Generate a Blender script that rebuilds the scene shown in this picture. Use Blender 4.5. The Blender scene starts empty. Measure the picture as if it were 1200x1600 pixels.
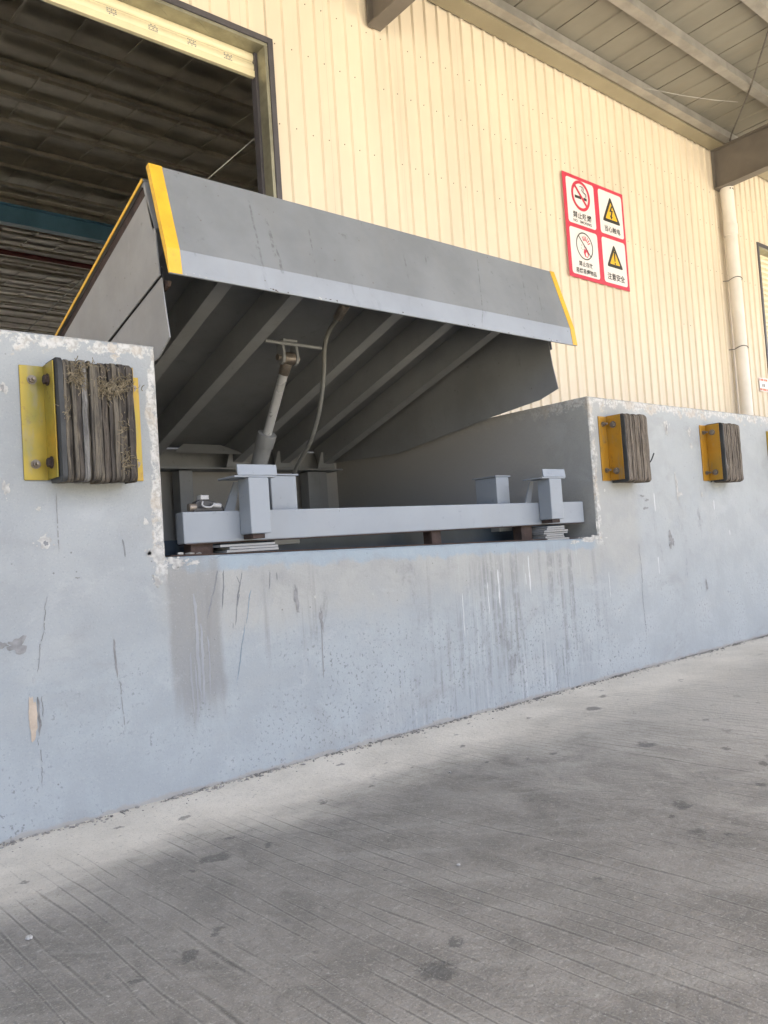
import bpy, bmesh, math, random
from mathutils import Vector, Matrix
random.seed(7)
SC = bpy.context.scene
COL = SC.collection
PI = math.pi

# ------------------------------------------------------------------ camera
cam_d = bpy.data.cameras.new('camera')
cam = bpy.data.objects.new('camera', cam_d)
COL.objects.link(cam)
cam_d.sensor_fit = 'VERTICAL'
cam_d.sensor_height = 36.0
cam_d.sensor_width = 27.0
cam_d.lens = 36.0 * 1247.54 / 1600.0
cam_d.clip_start = 0.05
cam_d.clip_end = 1000
_r = Vector((0.76425945, -0.64141208, -0.06706734))     # right
_d = Vector((-0.0247108, 0.07479354, -0.99689282))      # down
_f = Vector((0.64443531, 0.76354205, 0.04131186))       # forward
_m = Matrix((_r, -_d, -_f)).transposed().to_4x4()
_m.translation = Vector((-1.00412, -2.17960, 0.67464))
cam.matrix_world = _m
SC.camera = cam

# ------------------------------------------------------------------ sky, sun, exposure
SUN_EL, SUN_AZ = math.radians(70), math.radians(150)    # high sun out over the yard: the canopy shades the dock, the open yard is sunlit
world = bpy.data.worlds.new('World')
SC.world = world
world.use_nodes = True
wn = world.node_tree
bg = wn.nodes['Background']
sky = wn.nodes.new('ShaderNodeTexSky')
sky.sky_type = 'NISHITA'
sky.sun_disc = False
sky.sun_elevation = SUN_EL
sky.sun_rotation = SUN_AZ
sky.air_density = 0.8
sky.dust_density = 5.0
sky.ozone_density = 0.3
wn.links.new(sky.outputs[0], bg.inputs[0])
bg.inputs[1].default_value = 0.12
sun_d = bpy.data.lights.new('sun', 'SUN')
sun_d.energy = 5.0
sun_d.angle = math.radians(0.6)
sun_d.color = (1.0, 0.93, 0.82)
sun = bpy.data.objects.new('sun', sun_d)
COL.objects.link(sun)
_sd = Vector((math.sin(SUN_AZ) * math.cos(SUN_EL), math.cos(SUN_AZ) * math.cos(SUN_EL), math.sin(SUN_EL)))
sun.rotation_euler = _sd.to_track_quat('Z', 'Y').to_euler()
vs = SC.view_settings
vs.view_transform = 'Standard'
vs.look = 'None'
vs.gamma = 1.0
vs.use_curve_mapping = False
vs.exposure = 2.58
SC.render.engine = 'CYCLES'
SC.cycles.max_bounces = 4
SC.cycles.diffuse_bounces = 3
SC.cycles.glossy_bounces = 2
SC.cycles.use_adaptive_sampling = True
SC.cycles.adaptive_threshold = 0.02
SC.cycles.caustics_reflective = False
SC.cycles.caustics_refractive = False

# ------------------------------------------------------------------ node helper
class NT:
    def __init__(s, name):
        s.mat = bpy.data.materials.new(name)
        s.mat.use_nodes = True
        s.t = s.mat.node_tree
        s.bsdf = s.t.nodes['Principled BSDF']
        s._co = None
    def new(s, k): return s.t.nodes.new(k)
    def put(s, sock, v):
        if isinstance(v, (int, float)):
            sock.default_value = v
        elif isinstance(v, tuple):
            sock.default_value = v if len(v) == len(sock.default_value) else (*v, 1.0)
        else:
            s.t.links.new(v, sock)
    def co(s):
        if s._co is None:
            s._co = s.new('ShaderNodeTexCoord').outputs['Object']
        return s._co
    def sep(s, v):
        n = s.new('ShaderNodeSeparateXYZ'); s.put(n.inputs[0], v)
        return n.outputs[0], n.outputs[1], n.outputs[2]
    def comb(s, x, y, z):
        n = s.new('ShaderNodeCombineXYZ')
        for i, v in enumerate((x, y, z)): s.put(n.inputs[i], v)
        return n.outputs[0]
    def scale(s, v, sx, sy, sz):
        n = s.new('ShaderNodeVectorMath'); n.operation = 'MULTIPLY'
        s.put(n.inputs[0], v); n.inputs[1].default_value = (sx, sy, sz)
        return n.outputs[0]
    def vadd(s, a, b):
        n = s.new('ShaderNodeVectorMath'); n.operation = 'ADD'
        s.put(n.inputs[0], a); s.put(n.inputs[1], b)
        return n.outputs[0]
    def m(s, op, a, b=None, c=None, clamp=False):
        n = s.new('ShaderNodeMath'); n.operation = op; n.use_clamp = clamp
        s.put(n.inputs[0], a)
        if b is not None: s.put(n.inputs[1], b)
        if c is not None: s.put(n.inputs[2], c)
        return n.outputs[0]
    def mul(s, *a):
        o = a[0]
        for b in a[1:]: o = s.m('MULTIPLY', o, b)
        return o
    def noise(s, v=None, scale=5.0, detail=4.0, rough=0.55, dist=0.0):
        n = s.new('ShaderNodeTexNoise')
        s.put(n.inputs['Vector'], v if v is not None else s.co())
        n.inputs['Scale'].default_value = scale
        n.inputs['Detail'].default_value = detail
        n.inputs['Roughness'].default_value = rough
        n.inputs['Distortion'].default_value = dist
        return n.outputs[0]
    def voro(s, v=None, scale=5.0, feature='F1', rnd=1.0, out='Distance'):
        n = s.new('ShaderNodeTexVoronoi'); n.feature = feature
        s.put(n.inputs['Vector'], v if v is not None else s.co())
        n.inputs['Scale'].default_value = scale
        n.inputs['Randomness'].default_value = rnd
        return n.outputs[out]
    def step(s, v, a, b):
        """0 below a, 1 above b (a may exceed b for a falling edge)"""
        n = s.new('ShaderNodeMapRange'); n.interpolation_type = 'SMOOTHSTEP'
        s.put(n.inputs['Value'], v)
        if a <= b:
            n.inputs['From Min'].default_value = a; n.inputs['From Max'].default_value = b
            n.inputs['To Min'].default_value = 0.0; n.inputs['To Max'].default_value = 1.0
        else:
            n.inputs['From Min'].default_value = b; n.inputs['From Max'].default_value = a
            n.inputs['To Min'].default_value = 1.0; n.inputs['To Max'].default_value = 0.0
        return n.outputs[0]
    def band(s, v, a, b, soft):
        return s.mul(s.step(v, a - soft, a + soft), s.step(v, b + soft, b - soft))
    def mix(s, f, a, b, mode='MIX'):
        n = s.new('ShaderNodeMixRGB'); n.blend_type = mode
        s.put(n.inputs[0], f); s.put(n.inputs[1], a); s.put(n.inputs[2], b)
        return n.outputs[0]
    def ramp(s, f, stops):
        n = s.new('ShaderNodeValToRGB')
        e = n.color_ramp.elements
        while len(e) < len(stops): e.new(0.5)
        for i, (p, c) in enumerate(stops):
            e[i].position = p; e[i].color = (*c, 1.0) if len(c) == 3 else c
        s.put(n.inputs[0], f)
        return n.outputs[0]
    def bump(s, h, strength=0.3, dist=0.01, prev=None):
        n = s.new('ShaderNodeBump')
        n.inputs['Strength'].default_value = strength
        n.inputs['Distance'].default_value = dist
        s.put(n.inputs['Height'], h)
        if prev is not None: s.put(n.inputs['Normal'], prev)
        return n.outputs[0]
    def done(s, col, rough=0.6, normal=None, metal=0.0, spec=0.5):
        s.put(s.bsdf.inputs['Base Color'], col)
        s.put(s.bsdf.inputs['Roughness'], rough)
        s.put(s.bsdf.inputs['Metallic'], metal)
        s.put(s.bsdf.inputs['Specular IOR Level'], spec)
        if normal is not None: s.put(s.bsdf.inputs['Normal'], normal)
        return s.mat

def plain(name, c, rough=0.6, metal=0.0, var=0.12, scale=8.0, grime=0.0, bumpy=0.0, spec=0.5, grime_c=(0.05, 0.045, 0.04)):
    n = NT(name)
    a = n.noise(scale=scale, detail=5)
    lo = tuple(v * (1 - var) for v in c); hi = tuple(min(1, v * (1 + var)) for v in c)
    col = n.mix(n.step(a, .3, .7), lo, hi)
    if grime:
        g = n.mul(n.step(n.noise(scale=scale * 2.3, detail=8, rough=.7), .55, .75), grime)
        col = n.mix(g, col, grime_c)
    nm = n.bump(n.noise(scale=scale * 6, detail=4), bumpy, .004) if bumpy else None
    r = n.m('ADD', n.mul(n.noise(scale=scale * 1.7, detail=5), .25), rough - .125)
    return n.done(col, r, nm, metal, spec)

# ------------------------------------------------------------------ materials
def streak(n, x, z, x0, z0, z1, w, amp=.006, tilt=0.0, seed=0.0):
    """a thin vertical mark (crack, drip, scratch) from z0 down to z1"""
    if getattr(n, '_wob', None) is None:
        n._wob = n.m('SUBTRACT', n.noise(n.comb(n.mul(x, 2.0), 0.0, z), 18, 3), .5)
    wob = n.m('MULTIPLY', n._wob, amp * 2)
    zz = n.m('SUBTRACT', z, z0)
    cx = n.m('ADD', n.m('MULTIPLY', zz, -tilt), n.m('ADD', wob, x0))
    dx = n.m('ABSOLUTE', n.m('SUBTRACT', x, cx))
    return n.mul(n.step(dx, w * 1.2, w * .5), n.band(z, min(z0, z1), max(z0, z1), .008))

def blob(n, x, z, bx, bz, rx, rz, wob):
    """an irregular patch: ellipse with a noise-broken rim"""
    a = n.m('DIVIDE', n.m('SUBTRACT', x, bx), rx)
    b = n.m('DIVIDE', n.m('SUBTRACT', z, bz), rz)
    d = n.m('SQRT', n.m('ADD', n.mul(a, a), n.mul(b, b)))
    d = n.m('ADD', d, n.m('MULTIPLY', n.m('SUBTRACT', wob, .5), 1.6))
    return n.step(d, 1.08, .92)

def mx(n, lst):
    o = lst[0]
    for v in lst[1:]: o = n.m('MAXIMUM', o, v)
    return o

def mat_dock():
    n = NT('dock_paint')
    co = n.co()
    x, y, z = n.sep(co)
    fine = n.noise(scale=60, detail=3, rough=.65)
    wob = n.noise(scale=26, detail=4, rough=.68)
    n10 = n.noise(scale=10, detail=5, rough=.66)
    big = n.noise(scale=1.3, detail=2)
    mid = n.noise(scale=5.5, detail=4, rough=.6)
    col = n.mix(n.step(big, .3, .7), (0.290, 0.309, 0.317), (0.340, 0.354, 0.353))
    # bluer, paler tone low on the wall, and paler towards the right
    low = n.step(n.m('ADD', z, n.m('MULTIPLY', n.m('SUBTRACT', mid, .5), .35)), .62, .30)
    col = n.mix(n.mul(low, .75), col, (0.345, 0.375, 0.383))
    right = n.step(x, .6, 3.0)
    col = n.mix(n.mul(right, .45), col, (0.397, 0.411, 0.404))
    # lighter rolled patches
    pat = n.step(n.noise(n.scale(co, 1.0, 1.0, 2.2), 2.1, 3, .6), .52, .66)
    col = n.mix(n.mul(pat, .35), col, (0.385, 0.391, 0.376))
    # wash of pale warm dirt below the sill of the pit
    sillm = n.mul(n.band(x, -.02, 2.45, .05), n.step(n.m('ADD', z, n.m('MULTIPLY', n.m('SUBTRACT', mid, .5), .3)), .38, .55))
    col = n.mix(n.mul(sillm, .55), col, (0.352, 0.339, 0.302))
    # blue paint strip along the sill
    sz = n.m('ADD', z, n.m('MULTIPLY', x, .020))
    strip = n.mul(n.band(x, .0, 2.08, .03), n.step(n.m('ADD', sz, n.m('MULTIPLY', n.m('SUBTRACT', n10, .5), .09)), .628, .648), n.step(z, .72, .70))
    col = n.mix(n.mul(strip, .85), col, (0.270, 0.330, 0.376))
    # run-down streaks under the sill and right of it
    st = n.noise(n.scale(co, 26, 26, 1.1), 1.0, 3, .65)
    st2 = n.noise(n.scale(co, 60, 60, 2.2), 1.0, 2, .6)
    stm = n.mul(n.band(x, 1.05, 2.05, .18), n.step(z, .66, .55), n.step(z, .02, .2))
    col = n.mix(n.mul(n.step(st, .47, .64), stm, n.step(wob, .30, .56), .72), col, (0.187, 0.187, 0.183))
    col = n.mix(n.mul(n.step(st2, .60, .72), stm, .55), col, (0.459, 0.478, 0.471))
    lowr = n.mul(n.band(x, .7, 1.9, .2), n.step(z, .20, .06))
    col = n.mix(n.mul(n.step(st2, .52, .64), lowr, n.step(wob, .34, .6), .6), col, (.47, .48, .485))
    col = n.mix(n.mul(n.step(st2, .46, .36), n.band(x, .9, 2.0, .2), n.step(z, .30, .12), n.step(wob, .36, .6), .6), col, (.185, .19, .19))
    stm2 = n.mul(n.band(x, -.02, .55, .1), n.band(z, .35, .62, .08))
    col = n.mix(n.mul(n.step(st, .56, .7), stm2, .45), col, (0.207, 0.199, 0.190))
    # grey washed rectangle with pale runs, left below the pit
    xw = n.m('ADD', x, n.m('MULTIPLY', n.m('SUBTRACT', mid, .5), .05))
    rect = n.mul(n.band(xw, .0, .165, .012), n.band(n.m('ADD', z, n.m('MULTIPLY', n.m('SUBTRACT', st, .5), .25)), .24, .68, .07))
    col = n.mix(n.mul(rect, .75), col, (0.227, 0.223, 0.213))
    # rubbed dirt where trailers touch, in broken upright smears
    sme = n.noise(n.scale(co, 9, 9, 3.2), 1.0, 6, .7, .4)
    smm = mx(n, [n.mul(n.band(x, 2.5, 4.2, .3), n.band(z, .38, .80, .12)), n.mul(n.band(x, .35, 2.0, .2), n.band(z, .36, .62, .06)), n.mul(n.band(x, .9, 1.7, .2), n.band(z, .06, .30, .08))])
    col = n.mix(n.mul(n.step(sme, .56, .70), smm, n.step(wob, .36, .60), .70), col, (.175, .17, .165))
    # overall trowel mottling and grain
    col = n.mix(n.mul(n.step(mid, .60, .38), .22), col, (.20, .21, .22))
    blot = n.noise(n.scale(co, 1.0, 1.0, 1.5), 3.1, 7, .7, .6)
    col = n.mix(n.mul(n.step(blot, .54, .70), .30), col, (.225, .222, .215))
    col = n.mix(n.mul(n.step(blot, .44, .32), .28), col, (.44, .445, .445))
    gra = n.noise(scale=190, detail=2, rough=.7)
    col = n.mix(n.mul(n.step(gra, .42, .28), .30), col, (.15, .155, .16))
    col = n.mix(n.mul(n.step(gra, .58, .72), .22), col, (0.515, 0.538, 0.536))
    # pitted speckle band low on the wall
    pit_d = n.noise(n.scale(co, 1, 1, .8), 88, 3, .62)
    pitm = n.mul(n.step(z, .50, .30), n.step(n.m('ADD', mid, n.mul(n.band(x, .3, 2.2, .2), .10)), .44, .62), n.step(wob, .38, .52))
    pits = n.mul(n.step(pit_d, .430, .365), pitm)
    col = n.mix(n.mul(pits, .75), col, (0.159, 0.164, 0.164))
    # scattered tiny specks everywhere
    sp = n.mul(n.step(n.voro(scale=30), .10, .05), n.step(mid, .50, .6))
    col = n.mix(n.mul(sp, .7), col, (0.128, 0.121, 0.114))
    # peeled and chipped places: pale putty and bare cement
    ez = n.m('ADD', z, n.m('MULTIPLY', n.m('SUBTRACT', n10, .5), .22))
    pl_top = n.mul(n.step(ez, 1.252, 1.266), n.step(n.m('ADD', wob, n.mul(n.step(x, 1.5, 2.2), .04)), .44, .50))
    exl = n.m('ADD', x, n.m('MULTIPLY', n.m('SUBTRACT', n10, .5), .075))
    pl_l = n.mul(n.step(exl, -.036, -.028), n.step(x, .004, .001), n.step(wob, .40, .48), n.step(z, .60, .66), n.step(y, .012, .008))
    pl_r = n.mul(n.band(exl, 2.100, 2.146, .004), n.step(wob, .42, .50), n.step(z, .60, .63), n.step(y, .012, .008))
    pl_pit = n.mul(n.step(ez, 1.235, 1.25), n.step(y, .004, .03), n.step(wob, .48, .54))
    rnd = n.mul(n.step(n.voro(scale=9.0), .055, .035), n.step(mid, .54, .62))
    putty = n.mix(n.step(fine, .35, .6), (.35, .335, .305), (.56, .55, .52))
    putty = n.mix(n.mul(n.step(n10, .5, .62), .6), putty, (.40, .33, .25))
    peel = mx(n, [pl_top, pl_l, pl_r, pl_pit, rnd])
    col = n.mix(n.mul(peel, .9), col, putty)
    # raw mortar line at the foot
    foot = n.step(n.m('ADD', z, n.m('MULTIPLY', n.m('SUBTRACT', n10, .5), .05)), .016, .006)
    col = n.mix(n.mul(foot, .7), col, (.33, .305, .265))
    # inside of the pit: dusty brown film on raw render
    ins = n.step(y, .03, .5)
    col = n.mix(n.mul(ins, .85), col, (.34, .325, .30))
    topm = n.mul(n.step(z, 1.2985, 1.2995), n.step(y, .008, .03))
    col = n.mix(topm, col, (.50, .48, .44))  # dock top out of view, made pale to bounce light onto the wall
    h = n.m('ADD', n.mul(n.noise(scale=60, detail=2, rough=.65), .3), n.mul(n.noise(scale=9, detail=3), .8))
    nm = n.bump(h, .55, .006)
    return n.done(col, n.m('ADD', n.mul(mid, .2), .5), nm, 0, .4)

def mat_ground():
    n = NT('yard_concrete')
    co = n.co()
    x, y, z = n.sep(co)
    mid = n.noise(scale=3.0, detail=7, rough=.68)
    fine = n.noise(scale=70, detail=3, rough=.75)
    agg = n.noise(scale=260, detail=2, rough=.7)
    col = n.mix(n.step(mid, .34, .66), (0.581, 0.543, 0.463), (0.714, 0.668, 0.573))
    # tyre rubber and oil film away from the wall foot
    edge = n.noise(n.scale(co, .6, 1.1, 1), 2.0, 8, .66)
    ye = n.m('ADD', y, n.m('MULTIPLY', n.m('SUBTRACT', edge, .5), .85))
    dark = n.step(ye, -.17, -.56)
    tex = n.noise(n.scale(co, 1.5, 1.0, 1), 5.0, 8, .70, .5)
    dcol = n.mix(n.step(tex, .32, .68), (0.124, 0.119, 0.106), (0.230, 0.218, 0.194))
    # lighter scrubbed tyre paths running along the dock and slanting away from it
    rx = n.m('ADD', n.mul(x, .80), n.mul(y, -.60)); ry = n.m('ADD', n.mul(x, .60), n.mul(y, .80))
    tr = n.noise(n.comb(n.mul(rx, .9), n.mul(ry, 7.0), 0.0), 1.5, 7, .68, .3)
    dcol = n.mix(n.mul(n.step(tr, .50, .66), .55), dcol, (0.281, 0.272, 0.241))
    patch = n.step(n.noise(n.scale(co, 1, 1.2, 1), 1.5, 6, .6, .3), .52, .64)
    dcol = n.mix(n.mul(patch, .40), dcol, (0.255, 0.249, 0.221))
    far = n.step(n.m('ADD', x, n.m('MULTIPLY', n.m('SUBTRACT', tex, .5), 1.1)), .45, 1.9)
    dcol = n.mix(n.mul(far, .72), dcol, (0.541, 0.513, 0.449))
    col = n.mix(n.mul(dark, .90), col, dcol)
    # open yard out of view: made paler to bounce sunlight onto wall and canopy
    col = n.mix(n.mul(n.step(y, -2.6, -3.4), .85), col, (0.367, 0.351, 0.296))
    # tined grooves: two broom directions, patchy and broken
    brk = n.noise(n.comb(n.mul(x, 16.0), n.mul(y, 2.6), 9.0), 1.0, 3, .6)
    jit = n.mul(n.noise(n.comb(n.mul(x, 1.0), n.mul(y, .15), 0.0), 4.0, 3, .6), 3.4)
    def tines(ax, ay, per, lo, hi, seed):
        g = n.m('ADD', n.m('ADD', n.mul(x, ax * per), n.mul(y, ay * per)), jit)
        f = n.m('ABSOLUTE', n.m('SUBTRACT', n.m('FRACT', g), .5))
        mk = n.step(n.noise(n.comb(n.mul(x, 1.7), n.mul(y, .7), seed), 1.2, 4, .6), lo, hi)
        mk = n.mul(mk, n.step(brk, .34, .54), n.step(ye, -.10, -.45))
        mk = n.mul(mk, n.step(n.noise(n.comb(n.mul(x, 40.0), n.mul(y, 5.0), seed), 1.0, 2, .5), .36, .50))
        if seed > 10: mk = n.mul(mk, n.step(x, .3, .8))
        return n.mul(n.step(f, .075, .02), mk), n.mul(n.band(f, .085, .15, .02), mk)
    g1, e1 = tines(.999, .05, 29.0, .38, .52, 3.0)
    g2, e2 = tines(.955, .296, 26.0, .50, .60, 17.0)
    gr = n.m('MAXIMUM', g1, n.mul(g2, .8)); ed = n.m('MAXIMUM', e1, n.mul(e2, .8))
    col = n.mix(n.mul(gr, .60), col, (0.087, 0.084, 0.075))
    col = n.mix(n.mul(ed, .20), col, (0.428, 0.417, 0.367))
    # oil drops, ragged and of many sizes
    wv = n.scale(n.noise(scale=26, detail=3, rough=.65), .075, .075, 0)
    ov = n.scale(n.vadd(co, wv), 1.0, 1.2, 0)
    v1 = n.new('ShaderNodeTexVoronoi'); n.put(v1.inputs['Vector'], ov); v1.inputs['Scale'].default_value = 3.6
    c1 = n.sep(v1.outputs['Color'])
    s1 = n.mul(n.step(n.m('SUBTRACT', v1.outputs['Distance'], n.mul(c1[1], .10)), .085, .02), n.step(c1[0], .30, .36))
    v2 = n.new('ShaderNodeTexVoronoi'); n.put(v2.inputs['Vector'], ov); v2.inputs['Scale'].default_value = 11.0
    c2 = n.sep(v2.outputs['Color'])
    s2 = n.mul(n.step(n.m('SUBTRACT', v2.outputs['Distance'], n.mul(c2[1], .13)), .10, .02), n.step(c2[0], .52, .58))
    col = n.mix(n.mul(mx(n, [s1, s2]), .62), col, (0.073, 0.072, 0.069))
    # aggregate and dust
    col = n.mix(n.mul(n.step(fine, .56, .72), .46), col, (0.469, 0.457, 0.405))
    col = n.mix(n.mul(n.step(fine, .42, .28), .50), col, (0.087, 0.084, 0.075))
    col = n.mix(n.mul(n.step(agg, .58, .70), .46), col, (0.510, 0.498, 0.442))
    col = n.mix(n.mul(n.step(agg, .42, .30), .46), col, (0.082, 0.079, 0.071))
    wsp = n.mul(n.step(n.voro(n.scale(co, 1, 1, 0), 26.0), .05, .03), n.step(mid, .50, .6))
    col = n.mix(n.mul(wsp, .8), col, (0.612, 0.600, 0.527))
    nm = n.bump(n.noise(scale=60, detail=3, rough=.75), .6, .006)
    return n.done(col, n.m('SUBTRACT', .82, n.mul(dark, .15)), nm, 0, .35)

def mat_steel_paint(name, c, dirt=.35, scratches=(), rough=.42, wear=.5, var=.1, warm=.4):
    """painted steel with dust, rub marks and a few rust-dark scratches"""
    n = NT(name)
    co = n.co(); x, y, z = n.sep(co)
    a = n.noise(scale=3.5, detail=6, rough=.6)
    b = n.noise(scale=24, detail=7, rough=.68)
    col = n.mix(n.step(a, .32, .68), tuple(v * (1 - var) for v in c), tuple(v * (1 + var) for v in c))
    dust = n.noise(n.scale(co, 3.0, 3.0, .7), 2.6, 6, .62)
    col = n.mix(n.mul(n.step(dust, .5, .7), dirt * .6), col, tuple(.5 * v + .5 * w for v, w in zip(c, (.24, .22, .19))))
    col = n.mix(n.mul(n.step(b, .62, .72), dirt), col, tuple(v * .45 for v in c))
    rub = n.noise(n.scale(co, 5.0, 5.0, 1.6), 2.2, 7, .72, .4)
    col = n.mix(n.mul(n.step(rub, .60, .72), dirt * .9), col, tuple(v * .58 for v in c))
    col = n.mix(n.mul(n.step(rub, .38, .26), dirt * .7), col, tuple(min(1, v * 1.35) for v in c))
    if wear:
        sp = n.mul(n.step(n.voro(n.vadd(co, n.scale(b, .02, .02, .02)), 24), .10, .05), n.step(n.noise(scale=6, detail=3), .46, .58))
        col = n.mix(n.mul(sp, wear), col, (.09, .06, .045))
    if scratches:
        s = mx(n, [streak(n, x, z, *q) for q in scratches])
        col = n.mix(n.mul(s, n.step(n.noise(scale=38, detail=5, rough=.7), .40, .62), .7), col, tuple(v * .5 for v in c))
    r = n.m('ADD', n.mul(b, .22), rough - .1)
    nm = n.bump(n.m('ADD', n.mul(n.noise(scale=7, detail=3), .6), n.mul(b, .2)), .12, .004)
    return n.done(col, r, nm, 0, .5)

def mat_corrugated(name, c):
    n = NT(name)
    co = n.co(); x, y, z = n.sep(co)
    a = n.noise(n.scale(co, 1.3, 1, .35), 1.6, 4)
    col = n.mix(n.step(a, .3, .7), tuple(v * .94 for v in c), tuple(min(1, v * 1.04) for v in c))
    d = n.noise(n.scale(co, 9, 9, .5), 1.0, 5, .6)
    col = n.mix(n.mul(n.step(d, .56, .75), .14), col, (.42, .36, .25))
    lowd = n.mul(n.step(z, 1.75, 1.3), n.noise(scale=6, detail=5))
    col = n.mix(n.mul(lowd, .10), col, (.5, .46, .38))
    nm = n.bump(n.noise(n.scale(co, 2.2, 2, 1.1), 1.5, 3), .25, .012)
    return n.done(col, .38, nm, 0, .45)

def mat_rubber(name, c0, c1, seed):
    n = NT(name)
    co = n.vadd(n.co(), (seed, seed * .7, seed * .3)); x, y, z = n.sep(n.co())
    g = n.noise(n.scale(co, 90, 20, 9), 1.0, 6, .7, .3)
    g2 = n.noise(n.scale(co, 30, 12, 6), 1.0, 5, .65)
    col = n.mix(n.step(g, .35, .68), c0, c1)
    col = n.mix(n.mul(n.step(g2, .55, .7), .65), col, (.24, .20, .145))
    col = n.mix(n.mul(n.step(n.noise(n.scale(co, 40, 20, 5), 1, 6, .7), .63, .72), .7), col, (.40, .39, .38))
    nm = n.bump(n.m('ADD', g, n.mul(g2, .6)), .9, .006)
    return n.done(col, .85, nm, 0, .3)

def mat_zinc_yellow(name, a, b, c):
    n = NT(name)
    co = n.co()
    v = n.noise(n.scale(co, 1.5, 1.5, 1.0), 5.0, 4, .55, .4)
    col = n.ramp(v, [(.28, a), (.5, b), (.70, c)])
    r = n.noise(scale=26, detail=6, rough=.7)
    col = n.mix(n.mul(n.step(r, .56, .70), .6), col, (.17, .10, .04))
    col = n.mix(n.mul(n.step(n.noise(n.scale(co, 8, 8, 2.5), 3.0, 5, .7), .52, .68), .5), col, (.21, .19, .13))
    return n.done(col, n.m('ADD', n.mul(r, .3), .25), n.bump(r, .08, .003), .35, .5)

def mat_roof(name, c):
    n = NT(name)
    co = n.co()
    a = n.noise(n.scale(co, 1, .5, 1), 2.4, 5, .6)
    col = n.mix(n.step(a, .3, .7), tuple(v * .82 for v in c), c)
    s = n.noise(n.scale(co, 4, 1.0, 1), 1.6, 5, .6)
    col = n.mix(n.mul(n.step(s, .54, .7), .45), col, (.25, .22, .17))
    return n.done(col, .5, n.bump(a, .2, .01), 0, .4)

M = {}
M['dock'] = mat_dock()
M['ground'] = mat_ground()
LIP_SCR = [(.405, 1.86, 1.60, .004, .006, -.04, 40.), (.455, 1.80, 1.66, .006, .02, 0., 41.), (.47, 1.70, 1.60, .005, .01, 0., 46.), (.632, 1.80, 1.60, .003, .004, -.10, 42.), (1.075, 1.79, 1.69, .004, .006, -.12, 43.), (1.20, 1.82, 1.78, .005, .006, -.2, 47.),
           (1.52, 1.86, 1.54, .0035, .004, -.30, 44.), (1.80, 1.84, 1.62, .003, .004, -.25, 48.), (1.90, 1.84, 1.58, .003, .004, -.25, 45.)]
M['lip'] = mat_steel_paint('lip_paint', (.195, .203, .208), .38, LIP_SCR, .36, .5)
M['deck'] = mat_steel_paint('deck_paint', (.24, .243, .243), .45, (), .45, .5)
M['under'] = mat_steel_paint('underside_paint', (.235, .24, .24), .4, (), .5, .4)
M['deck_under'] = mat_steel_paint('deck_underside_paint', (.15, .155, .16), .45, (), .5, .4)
M['frame'] = mat_steel_paint('frame_paint', (.238, .262, .29), .34, (), .42, .85, .06)
M['tip'] = mat_steel_paint('lip_tip_pale_blue', (.255, .272, .292), .4, LIP_SCR[:3] + LIP_SCR[6:8], .36, .8, .08)  # tip strip in a paler, bluer tone than the lip plate
M['safety'] = plain('safety_yellow', (.70, .40, .025), .45, 0, .08, 14, .35, .05, grime_c=(.25, .17, .05))
M['rust'] = plain('rust', (.045, .028, .022), .85, 0, .4, 22, .4, .4)
M['dark'] = plain('dark_steel_and_slit_shade', (.03, .03, .032), .7, 0, .2, 9)
M['chrome'] = plain('chrome_rod', (.60, .60, .60), .3, .35, .04, 5, 0)
M['steel'] = plain('bare_steel', (.21, .18, .15), .45, .6, .2, 30, .6, .05, grime_c=(.18, .10, .05))
M['hose'] = plain('hose_rubber', (.125, .123, .108), .55, 0, .15, 20, .3)
M['cream'] = mat_corrugated('cream_sheet', (.77, .665, .52))
M['shutter'] = mat_corrugated('shutter_cream', (.78, .69, .46))
M['trim'] = plain('dark_trim', (.085, .078, .085), .45, 0, .12, 6, .2)
M['galv'] = plain('galvanised', (.36, .34, .25), .42, .55, .15, 9, .3, .05, grime_c=(.25, .22, .16))
M['rafter'] = plain('rafter_paint', (.155, .135, .115), .5, 0, .12, 3, .25)
M['purlin'] = plain('purlin_zinc', (.345, .33, .305), .42, .45, .14, 5, .25, grime_c=(.28, .25, .2))
M['gutter'] = plain('gutter_sheet', (.31, .275, .19), .4, .1, .08, 2, .15, grime_c=(.3, .25, .16))
M['roof'] = mat_roof('canopy_roof', (.245, .23, .19))
M['roofin'] = plain('inner_roof', (.48, .44, .345), .6, 0, .2, 2, .3)
M['purlin_in'] = plain('inner_purlin', (.40, .365, .29), .6, 0, .2, 4, .3)
M['blue'] = plain('blue_girder', (.17, .37, .52), .5, 0, .15, 2, .2)
M['red'] = plain('red_pipe', (.14, .03, .03), .5, 0, .15, 2, .2)
M['pvc'] = plain('pvc_pipe', (.80, .75, .68), .4, 0, .05, 4, .12, grime_c=(.5, .45, .36))
M['wire'] = plain('wire', (.16, .15, .14), .5, .6, .2, 20)
M['sred'] = plain('sign_red', (.62, .045, .085), .45, 0, .05, 5)
M['swhite'] = plain('sign_white', (.82, .78, .76), .45, 0, .03, 5)
M['sblack'] = plain('sign_black', (.035, .033, .03), .5, 0, .1, 5)
M['syel'] = plain('sign_yellow', (.82, .50, .03), .45, 0, .04, 5)
M['sorange'] = plain('print_orange', (.72, .16, .06), .5, 0, .1, 5)
M['zincL'] = mat_zinc_yellow('zinc_yellow_green', (.20, .185, .04), (.34, .245, .03), (.40, .225, .02))
M['zincR'] = mat_zinc_yellow('zinc_orange', (.33, .165, .018), (.43, .22, .02), (.34, .20, .03))
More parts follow.
